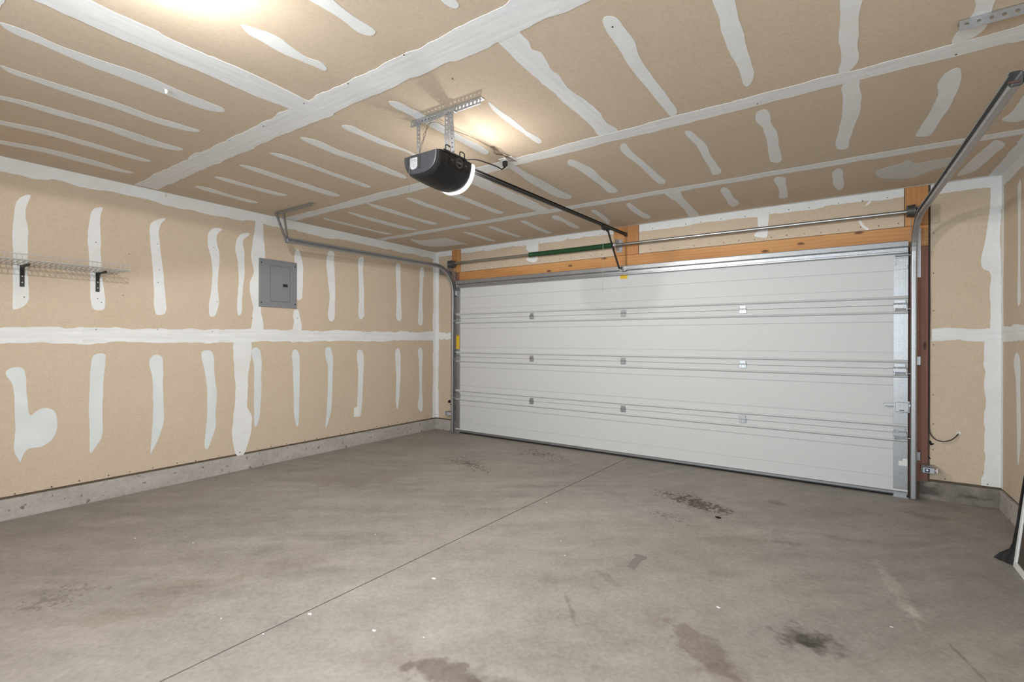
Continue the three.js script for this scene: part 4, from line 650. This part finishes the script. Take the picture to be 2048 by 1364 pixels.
{
  const za = 3.79, zb = 4.95, yS = 1.832, D = 0.315, t = thing('wire_shelf', 'white wire shelf on two black brackets on the left wall', 'wire shelf', [0.01, yS, 4.3]), o = g => g.translate(-0.01, -yS, -4.3);
  const long = []; for (const x of [0.008, D * 0.5, D - 0.012]) long.push(o(cyl([x, yS - 0.004, za], [x, yS - 0.004, zb], 0.0032, 6))); long.push(o(cyl([D, yS + 0.038, za], [D, yS + 0.038, zb], 0.0034, 6)), o(cyl([D, yS + 0.001, za], [D, yS + 0.001, zb], 0.0032, 6)));
  mesh('long_wire', long, wireWhite, t);
  const cw = [cyl([0.004, yS, 0], [D - 0.004, yS, 0], 0.0030, 5), cyl([D, yS, 0], [D, yS + 0.038, 0], 0.0020, 5)];
  const cg = mergeGeometries(cw.map(g => g.toNonIndexed())); o(cg);
  for (let z = za + 0.003; z < zb; z += 0.0285) { const m = mesh('cross_wire', cg, wireWhite, t); m.position.z = z; }
  for (const z of [3.907, 4.337]) { const b = mesh('bracket', [bx(0.002, 0.010, 1.672, 1.832, z - 0.012, z + 0.012, 0.002, 'y'), bx(0.004, 0.20, yS - 0.024, yS - 0.008, z - 0.006, z + 0.006, 0.002), tube([[0.008, yS - 0.07, z], [0.03, yS - 0.035, z], [0.075, yS - 0.018, z]], 0.007, 12, 6)].map(o), black, t); part(b, 'black shelf bracket'); for (const d of [0.03, 0.075]) mesh('screw', o(cyl([0.009, 1.672 + d, z], [0.0125, 1.672 + d, z], 0.004, 6)), galv, b); }
}
{
  const t = thing('wall_plate', 'small blank white cover plate low on the left wall', 'wall plate', [0, 0.352, 1.408]);
  mesh('plate', bx(0.0022, 0.007, 0, 0.118, -0.036, 0.036, 0.002, 'y'), whitePlastic, t); for (const y of [0.03, 0.088]) mesh('screw', cyl([0.006, y, 0], [0.0082, y, 0], 0.003, 8), whitePlastic, t);
  const h = (name, label, pos, pts) => { const q = thing(name, label, 'hook', pos); mesh('shank', tube(pts, 0.0035, 24, 6), whitePlastic, q); return q; };
  const c = worldAt('ceil', 331, 178); h('ceiling_hook', 'small white hook screwed into a mudded ceiling row', [c.x, CEIL, c.z], [[0, 0, 0], [0, -0.018, 0], [0.010, -0.026, 0], [0.018, -0.018, 0], [0.016, -0.008, 0]]);
  const l = worldAt('left', 329, 388); h('wall_hook', 'small white hook in the taped corner above the left wall', [0, l.y, l.z], [[0, 0, 0], [0.014, -0.002, 0], [0.020, -0.014, 0], [0.014, -0.026, 0], [0.006, -0.022, 0]]);
}
// bare ceiling bulb (only its tip reaches the frame)
{
  const t = thing('ceiling_bulb', 'lit bare bulb in a white ceiling holder', 'light bulb', [BULB.x, CEIL, BULB.z]);
  mesh('lamp_holder', new THREE.LatheGeometry([[0.0, -0.001], [0.057, -0.001], [0.057, -0.012], [0.040, -0.026], [0.024, -0.032], [0.022, -0.050], [0, -0.050]].map(p => new THREE.Vector2(...p)), 28), whitePlastic, t);
  const glow = std({ color: rgb(0.9, 0.9, 0.88), emissive: rgb(1, 0.95, 0.87), emissiveIntensity: 2.5, roughness: 0.5 });
  part(mesh('bulb', new THREE.LatheGeometry([[0.0, -0.170], [0.012, -0.169], [0.022, -0.163], [0.029, -0.150], [0.031, -0.135], [0.029, -0.118], [0.022, -0.096], [0.015, -0.076], [0.013, -0.050], [0, -0.050]].map(p => new THREE.Vector2(...p)), 24), glow, t), 'glowing glass');
}

// ------------------------------------------------------------------ right of the door: cable, sensors
{
  const t = thing('cable', 'black cable hanging down the right jamb and curling into a hole in the drywall', 'cable', [5.52, 0.54, 0.01]), o = g => g.translate(-5.52, -0.54, -0.01);
  mesh('strand', o(tube([[5.545, 2.57, 0.006], [5.520, 2.47, 0.012], [5.517, 2.30, 0.010], [5.517, 1.9, 0.009], [5.521, 1.6, 0.010], [5.517, 1.2, 0.010], [5.519, 0.8, 0.010], [5.519, 0.60, 0.012], [5.528, 0.535, 0.020], [5.556, 0.500, 0.030], [5.600, 0.489, 0.034], [5.650, 0.505, 0.030], [5.690, 0.545, 0.014], [5.700, 0.560, -0.004]], 0.0042, 140, 7)), std({ color: rgb(0.035, 0.025, 0.02), roughness: 0.6 }), t);
  part(mesh('hole_rim', o(slab('front', outline([[5.688, 0.560], [5.698, 0.574], [5.712, 0.570], [5.714, 0.558], [5.704, 0.552], [5.692, 0.552]], 0.002, 30), 0.0016)), mud, t), 'chipped white rim of the hole');
}
const sensorCase = std({ color: rgb(0.40, 0.44, 0.48), roughness: 0.4 }), sensorLabel = std({ color: rgb(0.03, 0.05, 0.10), roughness: 0.4 });
function eye(x, s, y, side) {
  const t = thing('safety_sensor', side ? 'safety sensor at the foot of the right door track, beside the red-brown jamb' : 'safety sensor at the foot of the left door track', 'sensor', [x, y, 0.10]);
  mesh('bracket', [bx(-0.045, 0.045, 0.028, 0.032, -0.07, 0.016, 0.001), bx(-0.045, -0.042, -0.02, 0.032, -0.03, 0.016, 0.001)].map(g => g), galv, t);
  mesh('case', bx(-0.038, 0.036, -0.022, 0.022, -0.016, 0.030, 0.006), sensorCase, t);
  mesh('front_label', [bx(-0.026, 0.006, -0.015, 0.015, 0.0296, 0.0306)], sensorLabel, t);
  const le = new THREE.SphereGeometry(0.008, 12, 8); le.scale(1, 1, 0.4); le.translate(-0.010, 0.002, 0.0305); mesh('lens', le, whitePlastic, t);
  mesh('wing_nut', [cyl([0.036, 0, 0.005], [0.052, 0, 0.005], 0.007, 8), bx(0.050, 0.056, -0.018, 0.020, -0.002, 0.012, 0.001)], whitePlastic, t);
}
eye(5.505, 1, 0.258, 1); eye(0.335, -1, 0.262, 0);

// ------------------------------------------------------------------ leaning screen and black flap at the right edge, floor scraps
{
  const t = thing('screen_door', 'white framed screen with dark mesh leaning on the right wall', 'screen', [5.74, 0, 1.29]), Hs = 1.98, Ws = 0.92, fw = 0.034, th = 0.018;
  const lean = Math.asin((W - 5.745) / Hs), frameM = std({ color: rgb(0.70, 0.70, 0.68), roughness: 0.4 });
  const rot = g => { g.rotateZ(-lean); return g; };
  for (const [z0, z1] of [[0, fw], [Ws - fw, Ws]]) mesh('stile', rot(bx(0, th, 0.036, Hs - 0.036, z0, z1, 0.003, 'y')), frameM, t);
  for (const [y0, y1] of [[0, 0.035], [Hs - 0.035, Hs], [0.98, 1.012]]) mesh('frame_rail', rot(bx(0, th, y0, y1, 0, Ws, 0.003, 'z')), frameM, t);
  part(mesh('mesh_panel', rot(bx(th * 0.5, th * 0.5 + 0.002, 0.03, Hs - 0.03, fw - 0.004, Ws - fw + 0.004)), std({ color: rgb(0.055, 0.040, 0.030), roughness: 0.8 }), t), 'dark brown mesh');
  const pos = [], idx = [], nu = 7, nv = 26;
  for (let j = 0; j <= nv; j++) for (let i = 0; i <= nu; i++) {
    const v = j / nv, u = i / nu, y = v * 1.05, foot = 1 - sstep(0.0, 0.11, y), x0 = 0.004 + 0.10 * y * 1.05, z = 0.0 - (0.035 + 0.012 * Math.sin(9 * v + 1)) * (1 - u);
    pos.push(x0 - foot * 0.065 * (1 - u) + 0.006 * Math.sin(14 * u + 7 * v), y + 0.002, z - foot * 0.035 * (1 - u));
  }
  for (let j = 0; j < nv; j++) for (let i = 0; i < nu; i++) { const a = j * (nu + 1) + i; idx.push(a, a + 1, a + nu + 1, a + 1, a + nu + 2, a + nu + 1); }
  const g = new THREE.BufferGeometry(); g.setAttribute('position', new THREE.Float32BufferAttribute(pos, 3)); g.setIndex(idx); g.computeVertexNormals();
  single('plastic_flap', uvM(g.toNonIndexed(), 'y'), std({ color: rgb(0.008, 0.008, 0.008), roughness: 0.6 }), 'narrow strip of black plastic hanging beside the leaning screen', 'plastic sheet', [5.735, 0, 1.283]);
}
{
  const k = 17.04, px = [[730, 490], [780, 482], [870, 490], [980, 525], [1080, 560], [1180, 580], [1160, 640], [1100, 675], [1020, 690], [960, 740], [900, 820], [800, 920], [690, 1025], [660, 960], [600, 940], [530, 910], [440, 955], [500, 890], [600, 770], [700, 660], [820, 560], [740, 545]].map(p => [1225 + p[0] / k, 1080 + p[1] / k]);
  const c = worldAt('floor', 1270, 1122), g = slab('floor', outline(px.map(p => onPlane('floor', p[0], p[1])), 0.0015, 60), 0.0008); g.translate(-c.x, 0, -c.z);
  single('tape_scrap', g, std({ color: rgb(0.17, 0.155, 0.14), roughness: 0.75 }), 'short folded scrap of dull grey tape stuck to the concrete', 'tape', [c.x, 0, c.z]);
  let n = 0;
  for (const [u, v, r] of [[867, 1157, 9], [620, 1228, 7], [748, 1261, 7], [1437, 1215, 7], [1122, 1082, 4], [1130, 1111, 3], [270, 1077, 4], [386, 1086, 4], [442, 1237, 3], [526, 1268, 4], [848, 1275, 3], [1093, 1005, 5], [1783, 1254, 4], [751, 1069, 3], [838, 868, 8]]) {
    const w = worldAt('floor', u, v), q = []; for (let i = 0; i < 7; i++) { const a = i / 7 * 6.283, R = r * 0.001 * rr(0.6, 1.3); q.push([R * Math.cos(a) * 1.5, R * Math.sin(a)]); }
    single('paint_chip', slab('floor', q, 0.0012), whitePlastic, 'tiny white chip of dried compound lying on the concrete floor', 'chip', [w.x, 0, w.z], 'white chips scattered on the floor');
  }
  const w = worldAt('floor', 1436, 1036); const lg = new THREE.SphereGeometry(0.018, 10, 8); lg.scale(1.2, 0.35, 0.8); lg.translate(0, 0.005, 0);
  single('dirt_clod', lg, dark, 'small dark clod beside the oil stain on the floor', 'dirt', [w.x, 0, w.z]);
}

renderer.render(scene, camera);
